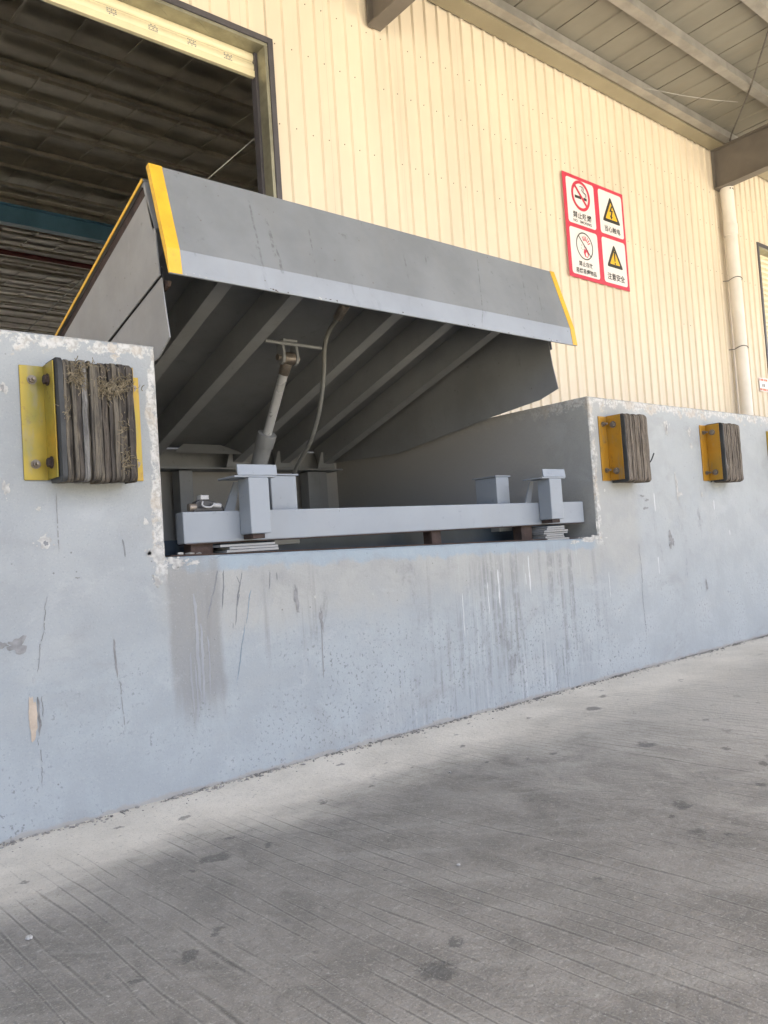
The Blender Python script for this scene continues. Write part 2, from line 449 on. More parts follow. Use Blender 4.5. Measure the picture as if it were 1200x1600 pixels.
M['rubA'] = [mat_rubber('rubber_strip_worn_%d' % i, a_, b_, i * 3.7) for i, (a_, b_) in enumerate((((.04, .034, .029), (.12, .10, .08)), ((.05, .045, .04), (.15, .13, .10)), ((.036, .031, .028), (.09, .078, .066)), ((.06, .053, .046), (.175, .15, .115)), ((.09, .086, .08), (.26, .25, .235))))]
M['rubB'] = [mat_rubber('rubber_strip_grey_%d' % i, (.078, .064, .05), (.205, .17, .135), 11 + i * 2.9) for i in range(2)]
M['rubside'] = plain('rubber_side', (.035, .036, .036), .75, 0, .25, 12, .3, .2)
M['fibre'] = plain('frayed_fibre', (.19, .155, .10), .9, 0, .3, 60)
M['crumb'] = plain('mortar_crumb', (.27, .255, .23), .9, 0, .45, 9, .5)
M['stone'] = plain('stone_chip', (.42, .41, .385), .8, 0, .2, 30)
M['conn_b'] = plain('black_plastic', (.02, .02, .022), .45, 0, .2, 20)
M['conn_w'] = plain('pale_plastic', (.36, .36, .36), .4, 0, .1, 20)
M['floor'] = plain('inside_floor', (.30, .29, .27), .5, 0, .15, 2, .2)

# ------------------------------------------------------------------ mesh helpers
class MB:
    def __init__(s): s.v = []; s.f = []
    def add(s, vs, fs):
        o = len(s.v); s.v += [tuple(v) for v in vs]; s.f += [tuple(i + o for i in f) for f in fs]
        return s
    def box(s, x0, x1, y0, y1, z0, z1):
        return s.add([(x0, y0, z0), (x1, y0, z0), (x1, y1, z0), (x0, y1, z0), (x0, y0, z1), (x1, y0, z1), (x1, y1, z1), (x0, y1, z1)],
                     [(0, 3, 2, 1), (4, 5, 6, 7), (0, 1, 5, 4), (1, 2, 6, 5), (2, 3, 7, 6), (3, 0, 4, 7)])
    def prism(s, pts, ext):
        n = len(pts); e = Vector(ext)
        a = [Vector(p) for p in pts]; b = [p + e for p in a]
        return s.add(a + b, [tuple(range(n - 1, -1, -1)), tuple(range(n, 2 * n))] + [(i, (i + 1) % n, n + (i + 1) % n, n + i) for i in range(n)])
    def cyl(s, p0, p1, r0, r1=None, n=14, caps=True):
        r1 = r0 if r1 is None else r1
        p0, p1 = Vector(p0), Vector(p1); d = (p1 - p0).normalized()
        u = d.orthogonal().normalized(); w = d.cross(u)
        vs = []
        for p, r in ((p0, r0), (p1, r1)):
            for i in range(n):
                a = 2 * PI * i / n; vs.append(p + (u * math.cos(a) + w * math.sin(a)) * r)
        fs = [(i, (i + 1) % n, n + (i + 1) % n, n + i) for i in range(n)]
        if caps: fs += [tuple(range(n - 1, -1, -1)), tuple(range(n, 2 * n))]
        return s.add(vs, fs)
    def tube(s, pts, r, n=8):
        pts = [Vector(p) for p in pts]; vs = []; fs = []
        u = None
        for i, p in enumerate(pts):
            d = (pts[min(i + 1, len(pts) - 1)] - pts[max(i - 1, 0)]).normalized()
            if u is None: u = d.orthogonal().normalized()
            u = (u - d * u.dot(d)).normalized(); w = d.cross(u)
            for k in range(n):
                a = 2 * PI * k / n; vs.append(p + (u * math.cos(a) + w * math.sin(a)) * r)
        for i in range(len(pts) - 1):
            for k in range(n):
                fs.append((i * n + k, i * n + (k + 1) % n, (i + 1) * n + (k + 1) % n, (i + 1) * n + k))
        fs += [tuple(range(n - 1, -1, -1)), tuple(range((len(pts) - 1) * n, len(pts) * n))]
        return s.add(vs, fs)
    def build(s, name, mat, parent=None, bevel=0.0, smooth=False, seg=2):
        me = bpy.data.meshes.new(name)
        me.from_pydata(s.v, [], s.f)
        bm = bmesh.new(); bm.from_mesh(me)
        bmesh.ops.recalc_face_normals(bm, faces=bm.faces)
        if bevel:
            es = [e for e in bm.edges if len(e.link_faces) == 2 and e.calc_face_angle(0) > .5]
            bmesh.ops.bevel(bm, geom=es, offset=bevel, segments=seg, affect='EDGES', profile=.6)
        if smooth:
            for f in bm.faces: f.smooth = True
        bm.to_mesh(me); bm.free()
        if smooth and hasattr(me, 'set_sharp_from_angle'): me.set_sharp_from_angle(angle=.7)
        me.materials.append(mat)
        o = bpy.data.objects.new(name, me); COL.objects.link(o)
        if parent is not None: o.parent = parent; o.matrix_parent_inverse = parent.matrix_world.inverted()
        return o

def part(name, mat, parent, bevel=0.0, smooth=False, **k):
    """box part: part('x', m, p, box=(...))"""
    b = MB().box(*k['box'])
    return b.build(name, mat, parent, bevel, smooth)

def thing(name, label, cat, loc=(0, 0, 0), group=None):
    o = bpy.data.objects.new(name, None); COL.objects.link(o)
    o.empty_display_size = .1
    o.matrix_world = Matrix.Translation(loc)
    o['label'] = label; o['category'] = cat
    if group: o['group'] = group
    return o
def tag(o, label, cat, group=None):
    o['label'] = label; o['category'] = cat
    if group: o['group'] = group
    return o

# ------------------------------------------------------------------ ground
gnd = MB().add([(-150, -150, 0), (150, -150, 0), (150, 150, 0), (-150, 150, 0)], [(0, 1, 2, 3)]).build('ground', M['ground'])
gnd['kind'] = 'structure'

# ------------------------------------------------------------------ concrete loading dock with the leveller pit
PITW, H, WALL = 2.115, 1.30, 2.60
SZ0, SZ1 = .682, .642
def dock():
    rj = random.Random(3)
    segs = [((-9, 0), (-9, H), (1, 0)), ((-9, H), (0, H), (0, -1)), ((0, H), (0, SZ0), (-1, 0)), ((0, SZ0), (PITW, SZ1), (0, -1)),
            ((PITW, SZ1), (PITW, H), (1, 0)), ((PITW, H), (19, H), (0, -1)), ((19, H), (19, 0), (-1, 0))]
    back_y = [None, WALL + .4, 1.965, .16, 1.965, WALL + .4, None]
    fr, bk, by = [], [], []
    for si, (a, b, nn) in enumerate(segs):
        L = math.hypot(b[0] - a[0], b[1] - a[1])
        t = 0.0
        while t < L - 1e-6:
            px = a[0] + (b[0] - a[0]) * t / L; pz = a[1] + (b[1] - a[1]) * t / L
            near = -1.2 < px < 4.5 and si in (1, 2, 3, 4, 5)
            j = .004 + (abs(rj.gauss(0, .0028)) if near else 0)
            if t == 0: j = .005
            jx, jz = nn[0] * j, nn[1] * j
            if t == 0 and si in (1, 2, 3, 4, 5):     # corner: both offsets
                q = segs[si - 1][2]; jx += q[0] * .005; jz += q[1] * .005
            fr.append((px + jx, 0, pz + jz)); bk.append((px, .007, pz)); by.append(si)
            t += .022 if near else (1.0 if si in (1, 5) else L)
    last = segs[-1][1]
    fr.append((last[0], 0, last[1])); bk.append((last[0], .007, last[1]))
    m = MB()
    n = len(fr)
    m.add(fr, [tuple(range(n))])
    vs, fs = [], []
    for i in range(n): vs += [fr[i], bk[i]]
    for i in range(n - 1): fs.append((2 * i, 2 * i + 1, 2 * i + 3, 2 * i + 2))
    m.add(vs, fs)
    for si, (a, b, nn) in enumerate(segs):
        if back_y[si] is None: continue
        m.add([(a[0], .007, a[1]), (b[0], .007, b[1]), (b[0], back_y[si], b[1]), (a[0], back_y[si], a[1])], [(0, 1, 2, 3)])
    pf = .52
    m.add([(0, .16, SZ0), (PITW, .16, SZ1), (PITW, .16, pf), (0, .16, pf)], [(0, 1, 2, 3)])
    m.add([(0, .16, pf), (PITW, .16, pf), (PITW, 1.965, pf), (0, 1.965, pf)], [(0, 1, 2, 3)])
    m.add([(0, .16, SZ0), (0, 1.965, SZ0), (0, 1.965, pf), (0, .16, pf)], [(0, 1, 2, 3)])
    m.add([(PITW, .16, SZ1), (PITW, 1.965, SZ1), (PITW, 1.965, pf), (PITW, .16, pf)], [(0, 1, 2, 3)])
    m.add([(0, 1.965, pf), (PITW, 1.965, pf), (PITW, 1.965, H), (0, 1.965, H)], [(0, 1, 2, 3)])
    m.add([(0, 1.965, H), (PITW, 1.965, H), (PITW, WALL + .4, H), (0, WALL + .4, H)], [(0, 1, 2, 3)])
    me = bpy.data.meshes.new('loading_dock')
    me.from_pydata(m.v, [], m.f)
    me.materials.append(M['dock'])
    o = bpy.data.objects.new('loading_dock', me); COL.objects.link(o)
    return tag(o, 'worn grey-blue painted concrete loading dock with a recessed pit', 'dock')
dock_o = dock()

# ------------------------------------------------------------------ paint runs, cracks and chipped patches on the dock face
M['run_dark'] = plain('old_dark_run', (.165, .172, .18), .6, 0, .25, 20)
M['run_pale'] = plain('pale_run', (.275, .285, .295), .5, 0, .08, 12)
M['run_white'] = plain('white_paint_run', (.52, .525, .52), .5, 0, .08, 12)
M['crackm'] = plain('crack_dirt_and_peel_shadow', (.19, .187, .183), .9, 0, .3, 30)
M['scuff'] = plain('rubbed_scuff', (.225, .222, .22), .7, 0, .2, 40)
M['putty'] = plain('bare_putty', (.42, .41, .385), .85, 0, .25, 45, .35, .3, grime_c=(.27, .24, .2))
M['buff'] = plain('buff_render', (.47, .385, .30), .9, 0, .12, 30, .1, .3)
M['bluestain'] = plain('blue_stain', (.17, .225, .27), .6, 0, .2, 20)
rm = random.Random(77)
DY = [-.0006]
def dy():
    DY[0] -= .000012
    return DY[0]
def ribbon(name, mat, x0, z0, z1, w, amp=.004, tilt=0.0, frag=0.0):
    """an uneven thin run from z0 down to z1; frag > 0 breaks it up"""
    y = dy(); m = MB(); z = z0; x = x0; row = []; wx = 0.0; ww = 1.0
    st = .006
    n = max(3, int((z0 - z1) / st))
    for i in range(n + 1):
        t = i / n
        wx += rm.gauss(0, amp * .12); wx *= .97
        ww = .7 * ww + .3 * rm.uniform(.25, 1.5)
        taper = min(1, t * 8 + .25) * min(1, (1 - t) * 5 + .12)
        h = w * ww * taper * .5
        xx = x0 - tilt * (z0 - z1) * t + wx
        zz = z0 + (z1 - z0) * t
        row.append(((xx - h, y, zz), (xx + h, y, zz)))
    for a, b in zip(row[:-1], row[1:]):
        if frag and rm.random() < frag: continue
        m.add([a[0], a[1], b[1], b[0]], [(0, 1, 2, 3)])
    return m.build(name, mat, dock_o)
def patch(name, mat, x, z, rx, rz_, jag=.35, n=26, flecks=0):
    y = dy(); m = MB(); pts = []
    ph = [rm.uniform(0, 6.28) for _ in range(6)]
    for i in range(n):
        a = 2 * PI * i / n
        r = 1 + jag * (.5 * math.sin(2 * a + ph[0]) + .45 * math.sin(3 * a + ph[1]) + .35 * math.sin(5 * a + ph[2]) + .3 * math.sin(9 * a + ph[3])) + rm.gauss(0, jag * .18)
        r = max(.25, r)
        pts.append((x + rx * r * math.cos(a), y, z + rz_ * r * math.sin(a)))
    pts.append((x, y, z)); c = len(pts) - 1
    m.add(pts, [(i, (i + 1) % n, c) for i in range(n)])
    for _ in range(flecks):
        a = rm.uniform(0, 6.28); d = rm.uniform(1.0, 1.9); s_ = rm.uniform(.08, .25)
        fx, fz = x + rx * d * math.cos(a), z + rz_ * d * math.sin(a)
        q = [(fx + rx * s_ * rm.uniform(.5, 1.3) * math.cos(b), y, fz + rz_ * s_ * rm.uniform(.5, 1.3) * math.sin(b)) for b in [k * 1.2566 for k in range(5)]]
        m.add(q, [(0, 1, 2, 3, 4)])
    return m.build(name, mat, dock_o)
for q in ((.080, .57, .25, .010, .006), (.098, .48, .22, .008, .006), (.060, .40, .22, .006, .006), (.118, .44, .27, .005, .006), (.072, .36, .19, .005, .005)): ribbon('pale_run', M['run_pale'], *q)
for q in ((.163, .632, .489, .0045, .006, .3), (.185, .632, .515, .0045, .006, .12), (.246, .62, .53, .005, .006, .25), (.226, .61, .585, .004, .004, -.4), (.232, .555, .50, .003, .005, .3), (.345, .615, .56, .0035, .004, .1), (.37, .612, .585, .003, .004, 0), (.222, .535, .46, .003, .006, .2), (.205, .47, .45, .0025, .004, .1)): ribbon('dark_run', M['run_dark'], *q)
ribbon('blue_run', M['bluestain'], .275, .565, .46, .003, .006, .25); ribbon('blue_run', M['bluestain'], .245, .46, .285, .0035, .006, .25)
ribbon('dark_run', M['scuff'], .532, .42, .25, .0045, .003, .02)
patch('scuff', M['scuff'], .533, .445, .008, .03, .5)
for q in ((-.166, .468, .36, .006, .003, -.05), (-.155, .35, .21, .0022, .004, -.05), (-.30, .87, .71, .003, .002, 0)): ribbon('scratch', M['scuff'], *q, .1)
ribbon('scratch', M['run_dark'], -.126, .74, .69, .006, .004, -.1)
for q in ((-.334, .60, .50, .0020, .012, .13), (-.348, .51, .405, .0018, .010, .2), (-.375, .24, .11, .0018, .010, 0), (2.437, .60, .10, .0028, .012, 0), (-.362, .345, .29, .0016, .01, 0)): ribbon('hairline_crack', M['crackm'], *q, .12)
for q in ((1.411, .546, .39, .008), (1.606, .59, .43, .009), (1.345, .50, .37, .005), (1.58, .52, .47, .004), (2.60, .525, .44, .011), (2.606, .845, .75, .011), (3.20, .80, .745, .012), (2.17, .48, .36, .004), (1.20, .47, .30, .004), (3.35, .63, .60, .010)): ribbon('white_run', M['run_white'], *q)
for q in ((-.335, .742, .017, .015, .3, 6), (-.028, .692, .020, .028, .4, 14), (-.030, .615, .013, .014, .45, 8), (-.056, .787, .006, .011, .4, 2), (-.42, 1.145, .011, .014, .35, 3), (-.425, .885, .008, .018, .4, 3), (-.347, .83, .006, .005, .4, 2),
          (2.772, 1.187, .020, .030, .35, 6), (3.0, 1.168, .018, .018, .4, 5), (3.01, 1.092, .016, .014, .4, 3), (2.83, .875, .013, .05, .55, 6), (2.855, .835, .022, .012, .5, 3), (2.19, .86, .007, .006, .4, 1), (2.05, .640, .07, .012, .35, 8), (1.93, .632, .03, .007, .4, 4), (.03, .664, .028, .014, .45, 10),
          (3.08, .83, .008, .014, .4, 2), (.085, .66, .02, .006, .4, 5), (2.105, .70, .006, .02, .3, 4)):
    patch('chipped_patch', M['putty'], *q[:4], jag=q[4], flecks=q[5])
patch('hole', M['run_dark'], -.333, .739, .006, .0065, .3)
patch('hole', M['scuff'], 2.775, 1.18, .007, .014, .4)
patch('hole', M['scuff'], -.422, 1.145, .005, .008, .4)
patch('peeled_render', M['buff'], -.386, .293, .0115, .050, .22, 34)
ribbon('peel_shadow', M['crackm'], -.373, .345, .245, .0055, .006, -.02)  # shadow along the peel's right edge, painted as a dark ribbon
for q in ((-.415, .482, .026, .017, .5), (-.452, .488, .014, .007, .4), (2.735, .60, .03, .03, .6), (3.05, .345, .012, .026, .4), (-.255, .642, .006, .002, .5), (.44, .52, .008, .04, .4), (2.52, .77, .02, .006, .5), (2.50, .83, .016, .005, .5), (2.54, .81, .018, .005, .5)):
    patch('scuff', M['scuff'], *q)

# ------------------------------------------------------------------ warehouse: corrugated front wall, inner roof
RP, RX = .1511, 2.659 + .012
def sheet_profile(x0, x1):
    """plan outline of a ribbed sheet between x0 and x1: list of (x, y)"""
    pts = [(x0, None)]
    k = math.floor((x0 - RX) / RP) - 1
    while True:
        c = RX + k * RP
        if c - .03 > x1: break
        for dx, h in ((-.023, 0), (-.012, 1), (.012, 1), (.023, 0)):
            if x0 + 1e-4 < c + dx < x1 - 1e-4: pts.append((c + dx, h))
        k += 1
    pts.append((x1, None))
    def hh(x):
        d = abs((x - RX + RP / 2) % RP - RP / 2)
        return 1.0 if d < .012 else (0.0 if d > .023 else (.023 - d) / .011)
    return [(x, WALL - .018 * (h if h is not None else hh(x))) for x, h in pts]
def sheet(name, x0, x1, z0, z1, parent, mat):
    pr = sheet_profile(x0, x1); n = len(pr)
    vs = [(x, y, z0) for x, y in pr] + [(x, y, z1) for x, y in pr]
    return MB().add(vs, [(i, i + 1, n + i + 1, n + i) for i in range(n - 1)]).build(name, mat, parent)

DOORR, DOORT = 2.20, 4.40
DOORL = -.10
D2L, D2R = 9.985, 12.3
EAVE = 5.40
wh = thing('warehouse', 'cream ribbed metal warehouse wall standing behind the loading dock', 'warehouse', (5, WALL, H))
def wall_run(x0, x1, z0, z1, step=.7555):
    k = math.floor((x0 - (RX + RP / 2)) / step)
    e = RX + RP / 2 + k * step
    while e < x1 - 1e-4:
        a, b = max(e, x0), min(e + step, x1)
        if b - a > .01: sheet('wall_panel', a + .0008, b - .0008, z0, z1, wh, M['cream'])
        e += step
wall_run(-9, DOORL, H, EAVE + .12)
wall_run(DOORL, DOORR, DOORT, EAVE + .12)
wall_run(DOORR, D2L, H, EAVE + .12)
wall_run(D2L, D2R, DOORT, EAVE + .12)
wall_run(D2R, 19, H, EAVE + .12)
# screw heads in rows, one per pan
sc = MB()
for zr in (3.05, 3.83, 4.435, 4.862):
    k = -80
    while True:
        x = RX + RP * (k + .38); k += 1
        if x > 15: break
        if x < -1: continue
        if (DOORL - .1 < x < DOORR + .06 and zr < DOORT + .05) or (D2L - .05 < x < D2R + .05 and zr < DOORT + .05): continue
        if (zr < 3.5 and random.random() < .85) or random.random() < .06: continue
        z = zr + random.uniform(-.008, .008)
        sc.cyl((x, WALL + .002, z), (x, WALL - .005, z), .0062, .004, 6)
so = sc.build('screw_heads', plain('screw_zinc', (.30, .26, .19), .5, .2, .2, 20), wh); so['kind'] = 'stuff'
# backing skin behind the sheets (insulated inner face), keeps daylight out
for (a, b, z0, z1) in ((-9, DOORL, H, EAVE), (DOORL, DOORR, DOORT, EAVE), (DOORR, D2L, H, EAVE), (D2L, D2R, DOORT, EAVE), (D2R, 19, H, EAVE)):
    part('inner_lining', M['roofin'], wh, box=(a, b, WALL + .012, WALL + .05, z0, z1))
# inner roof, seen through the open door: pans between purlins
RS = .10
def rz(y): return 5.62 + RS * (y - WALL)
YB = 34.0
for i in range(8):
    y0, y1 = WALL + .05 + i * 3.95, WALL + .05 + (i + 1) * 3.95
    MB().prism([(-14, y0, rz(y0)), (-14, y1 + .03, rz(y1) + .06), (-14, y1 + .03, rz(y1) + .11), (-14, y0, rz(y0) + .05)], (38, 0, 0)).build('inner_roof_sheet', M['roofin'], wh)
y = WALL + .9
while y < YB:
    MB().box(-14, 24, y - .035, y + .035, rz(y) - .05, rz(y) - .004).build('inner_purlin', M['purlin_in'], wh, .004)
    y += .72 + (.0 if y < 10 else .1)
# roof ribs crossing the purlins
rb = MB()
x = -13
while x < 23:
    rb.prism([(x, WALL + .06, rz(WALL + .06) - .012), (x, YB, rz(YB) - .012), (x, YB, rz(YB) - .003), (x, WALL + .06, rz(WALL + .06) - .003)], (.03, 0, 0)); x += .55
rb.build('roof_ribs', M['roofin'], wh)['kind'] = 'stuff'
for xr in (-9.5, -3.6, 15.0):
    MB().prism([(xr, WALL + .1, rz(WALL) - .75), (xr, YB, rz(YB) - .55), (xr, YB, rz(YB) - .21), (xr, WALL + .1, rz(WALL) - .21)], (.16, 0, 0)).build('inner_rafter', M['rafter'], wh, .006)
for x0, x1 in ((-14, 0), (14, 24)):  # unseen rear walls; gap between left open to let yard light in
    part('rear_wall', M['roofin'], wh, box=(x0, x1, YB, YB + .15, H, rz(YB)))
part('rear_light_block', M['roofin'], wh, box=(0, 14, YB, YB + .15, 4.4, rz(YB)))  # unseen piece added to keep low yard light off the far ceiling
part('side_wall', M['roofin'], wh, box=(-14.1, -14, WALL, YB, H, 8.0))
part('side_wall', M['roofin'], wh, box=(24, 24.1, WALL, YB, H, 8.0))
part('inside_floor', M['floor'], wh, box=(-14, 24, WALL + .4, YB + 8, H - .2, H - .003))
# blue girder, red pipe, hanging wires inside
gi = thing('steel_girder', 'blue steel girder under the warehouse roof, seen through the open doorway', 'girder', (5, 10.4, 5.9))
zb = 6.075
part('web', M['blue'], gi, box=(-14, 24, 10.42, 10.44, zb - .13, zb + .13))
part('flange', M['blue'], gi, .002, box=(-14, 24, 10.36, 10.50, zb - .15, zb - .13))
part('flange', M['blue'], gi, .002, box=(-14, 24, 10.36, 10.50, zb + .13, zb + .15))
tag(MB().cyl((-14, 12.2, 6.15), (24, 12.2, 6.15), .045, n=10).build('sprinkler_pipe', M['red'], None, 0, True), 'dark red pipe running under the dim warehouse roof', 'pipe')
tag(MB().tube([(2.60, 2.75, 4.20), (2.351, 3.0, 3.946), (2.075, 3.3, 3.666), (1.402, 4.4, 3.04), (1.124, 4.9, 2.731), (.3, 6.2, 1.95)], .0045, 6).build('hanging_wire', M['purlin']), 'thin pale cable slanting across the dark doorway behind the raised deck', 'wire')

# ------------------------------------------------------------------ roller doors
def roller_door(name, xl, xr, zbot, label, stamps):
    t = thing(name, label, 'roller door', ((xl + xr) / 2, WALL + .1, H))
    w = .042
    # dark trim set 3 mm proud of the ribs, butted at the corners
    part('trim', M['trim'], t, .003, box=(xr - .002, xr + w, WALL - .028, WALL + .02, H, DOORT + w))
    part('trim', M['trim'], t, .003, box=(xl - w, xl + .002, WALL - .028, WALL + .02, H, DOORT + w))
    part('trim', M['trim'], t, .003, box=(xl + .0025, xr - .0025, WALL - .028, WALL + .02, DOORT - .002, DOORT + w))
    part('jamb', M['galv'], t, .003, box=(xr - .03, xr - .003, WALL - .02, WALL + .085, H, DOORT - .03))
    part('jamb', M['galv'], t, .003, box=(xl + .003, xl + .03, WALL - .02, WALL + .085, H, DOORT - .03))
    hd = part('header', M['galv'], t, .003, box=(xl + .004, xr - .004, WALL - .02, WALL + .13, DOORT - .028, DOORT - .004))
    for k in range(5):      # pressed X stiffeners on the underside of the header
        x = xr - .18 - k * .30
        MB().prism([(x - .08, WALL + .0, DOORT - .031), (x - .05, WALL + .0, DOORT - .031), (x + .05, WALL + .085, DOORT - .031), (x + .02, WALL + .085, DOORT - .031)], (0, 0, .004)).build('pressed_rib', M['galv'], hd)
    part('guide_track', M['trim'], t, .002, box=(xr - .052, xr - .006, WALL + .087, WALL + .15, H, DOORT - .03))
    part('guide_track', M['trim'], t, .002, box=(xl + .006, xl + .052, WALL + .087, WALL + .15, H, DOORT - .03))
    z = zbot
    p = .077
    prof = [(.0, .0), (-.004, .004), (-.013, .012), (-.016, .030), (-.013, .050), (-.004, .062), (0, .066), (0, .0745)]
    yc = WALL + .118
    i = 0
    first = None
    while z < DOORT + .3:
        if first is None:
            vs = [(0, a, b) for a, b in prof] + [(xr - xl - .09, a, b) for a, b in prof]
            n = len(prof)
            first = MB().add(vs, [(q, q + 1, n + q + 1, n + q) for q in range(n - 1)]).build('slat', M['shutter'], None, 0, True)
            s = first
        else:
            s = first.copy(); COL.objects.link(s)
        s.parent = t
        s.matrix_parent_inverse = Matrix.Identity(4)
        s.location = Vector((xl + .045, yc, z)) - t.location
        z += p; i += 1
    part('bottom_rail', M['shutter'], t, .004, box=(xl + .046, xr - .046, yc - .022, yc + .012, zbot - .05, zbot - .001))
    if stamps:     # small printed tally marks on the bottom slat, repeated along the curtain
        for k in range(7):
            x = xr - .30 - k * .285
            mk = MB()
            for r in range(4):
                for c in range(5):
                    if (r * 3 + c * 2 + k) % 4 == 3: continue
                    mk.box(x + c * .014, x + c * .014 + (.010 if r != 1 else .012), yc - .0175, yc - .0165, zbot + .012 + r * .012, zbot + .018 + r * .012)
            mk.build('printed_mark', M['scuff'], t)
    return t
roller_door('roller_door', DOORL, DOORR, 4.235, 'open roller door with its rolled-up cream slats above the raised lip', True)
roller_door('roller_door', D2L, D2R, H + .06, 'closed cream roller door in a dark frame right of the drain pipe', False)

# ------------------------------------------------------------------ canopy over the dock
cp = thing('canopy', 'metal canopy with galvanised purlins and dark beams above the dock wall', 'canopy', (5, 1, 5.4))
CS = .032
YE = -5.2
def cz(y): return 5.50 + CS * (2.40 - y)
x = -6.0 + .52
while x < 18:
    pr = [(x, 0), (x + .003, .03), (x + .010, .03), (x + .014, 0), (x + .285, 0), (x + .297, .010), (x + .318, .010), (x + .330, 0), (x + .5985, 0)]
    y1 = WALL - .02
    n = len(pr)
    vs = [(a, YE, cz(YE) + h) for a, h in pr] + [(a, y1, cz(y1) + h) for a, h in pr]
    MB().add(vs, [(i, i + 1, n + i + 1, n + i) for i in range(n - 1)]).build('roof_panel', M['roof'], cp)
    x += .60
# skin on top so no daylight leaks through the seams
MB().prism([(-6, YE, cz(YE) + .06), (-6, WALL, cz(WALL) + .06), (-6, WALL, cz(WALL) + .10), (-6, YE, cz(YE) + .10)], (24.6, 0, 0)).build('roof_top_skin', M['galv'], cp)
MB().prism([(-9, WALL + .012, EAVE + .0), (-9, WALL + .06, EAVE + .0), (-9, WALL + .06, 5.72), (-9, WALL + .012, 5.72)], (28, 0, 0)).build('eave_flashing', M['gutter'], cp)
# C purlins
py = [2.335, 1.63, .93, .23, -.47, -1.17, -1.87, -2.57, -3.27, -3.97, -4.67]
for i, y in enumerate(py):
    zt = cz(y) - .002
    m = MB()
    hw, hh, t = (.05, .085, .004)
    m.box(-6, 18.6, y - hw, y - hw + t, zt - hh, zt)                 # web
    m.box(-6, 18.6, y - hw + t, y + hw, zt - hh, zt - hh + t)        # lower flange
    m.box(-6, 18.6, y - hw + t, y + hw, zt - t, zt)                  # upper flange
    m.box(-6, 18.6, y + hw - t, y + hw, zt - hh + t, zt - hh + .022) # lip
    m.build('purlin', M['purlin'], cp)
# gutter tray between wall head and first purlin, two lengths lapped
for a, b, dz in ((-6, 6.02, 0.0), (6.0, 18.6, .004)):
    g = MB()
    g.box(a, b, 2.405, 2.574, EAVE + dz, EAVE + .003 + dz)
    g.box(a, b, 2.405, 2.409, EAVE + .003 + dz, EAVE + .10 + dz)
    g.build('gutter', M['gutter'], cp)
# rafters: I beams in brown paint
for xr in (-2.5, 3.18, 8.84, 14.5):
    bz = lambda y: 4.90 + .012 * (WALL - y)
    tz = lambda y: cz(y) - .09
    ya, yb = WALL - .024, YE + .05
    r_ = None
    for nm, q in (('web', (xr + .06, .012)),):
        r_ = MB().prism([(xr + .062, ya, bz(ya) + .012), (xr + .062, yb, bz(yb) + .18), (xr + .062, yb, tz(yb) - .012), (xr + .062, ya, tz(ya) - .012)], (.012, 0, 0)).build('rafter', M['rafter'], cp)
    MB().prism([(xr, ya, bz(ya)), (xr, yb, bz(yb) + .168), (xr, yb, bz(yb) + .18), (xr, ya, bz(ya) + .012)], (.136, 0, 0)).build('flange', M['rafter'], r_)
    MB().prism([(xr, ya, tz(ya) - .012), (xr, yb, tz(yb) - .012), (xr, yb, tz(yb)), (xr, ya, tz(ya))], (.136, 0, 0)).build('flange', M['rafter'], r_)
    MB().prism([(xr + .001, ya, bz(ya) + .0125), (xr + .135, ya, bz(ya) + .0125), (xr + .135, ya, tz(ya) - .0125), (xr + .001, ya, tz(ya) - .0125)], (0, -.012, 0)).build('end_plate', M['rafter'], r_)
# tie rod and loose wires
MB().tube([(8.80, 2.30, 5.40), (8.73, 2.24, 5.44), (7.9, 1.62, 5.43), (7.0, .98, 5.50)], .010, 6).build('tie_rod', M['wire'], cp)
MB().tube([(6.85, 2.27, 5.425), (7.3, 2.08, 5.39), (7.75, 1.95, 5.42), (8.1, 1.85, 5.46)], .004, 5).build('loose_wire', M['purlin'], cp)
MB().tube([(4.93, 2.29, 5.47), (4.98, 2.27, 5.43), (5.1, 2.29, 5.43), (5.16, 2.32, 5.42)], .006, 5).build('loose_wire', M['purlin'], cp)

# ------------------------------------------------------------------ drain pipe
dp = thing('drain_pipe', 'white plastic drain pipe running down the cream wall from the canopy beam', 'drain pipe', (9.02, 2.48, H))
MB().cyl((9.02, 2.48, H), (9.0, 2.48, 4.42), .074, n=24).build('pipe', M['pvc'], dp, 0, True)
MB().cyl((9.0, 2.48, 4.42), (8.985, 2.48, 4.96), .080, n=24).build('pipe', M['pvc'], dp, 0, True)
MB().cyl((9.0, 2.48, 4.30), (9.0, 2.48, 4.44), .086, n=24).build('coupling', M['pvc'], dp, .004, True)
for zc in (3.74, 2.86):
    pts = [(9.012 + .08 * math.cos(a), 2.48 + .08 * math.sin(a), zc + .012 * math.sin(a * 2)) for a in [PI * (.75 + k * .105) for k in range(14)]]
    pts = [(8.90, 2.585, zc - .015)] + pts + [(9.10, 2.585, zc)]
    MB().tube(pts, .0055, 6).build('wire_clamp', M['wire'], dp)
for k in range(3):
    a = -PI / 2 - .55 + k * .45
    MB().cyl((8.985 + .0795 * math.cos(a), 2.48 + .0795 * math.sin(a), 4.88), (8.985 + .083 * math.cos(a), 2.48 + .083 * math.sin(a), 4.88), .009, n=8).build('pipe_hole', M['sblack'], dp)

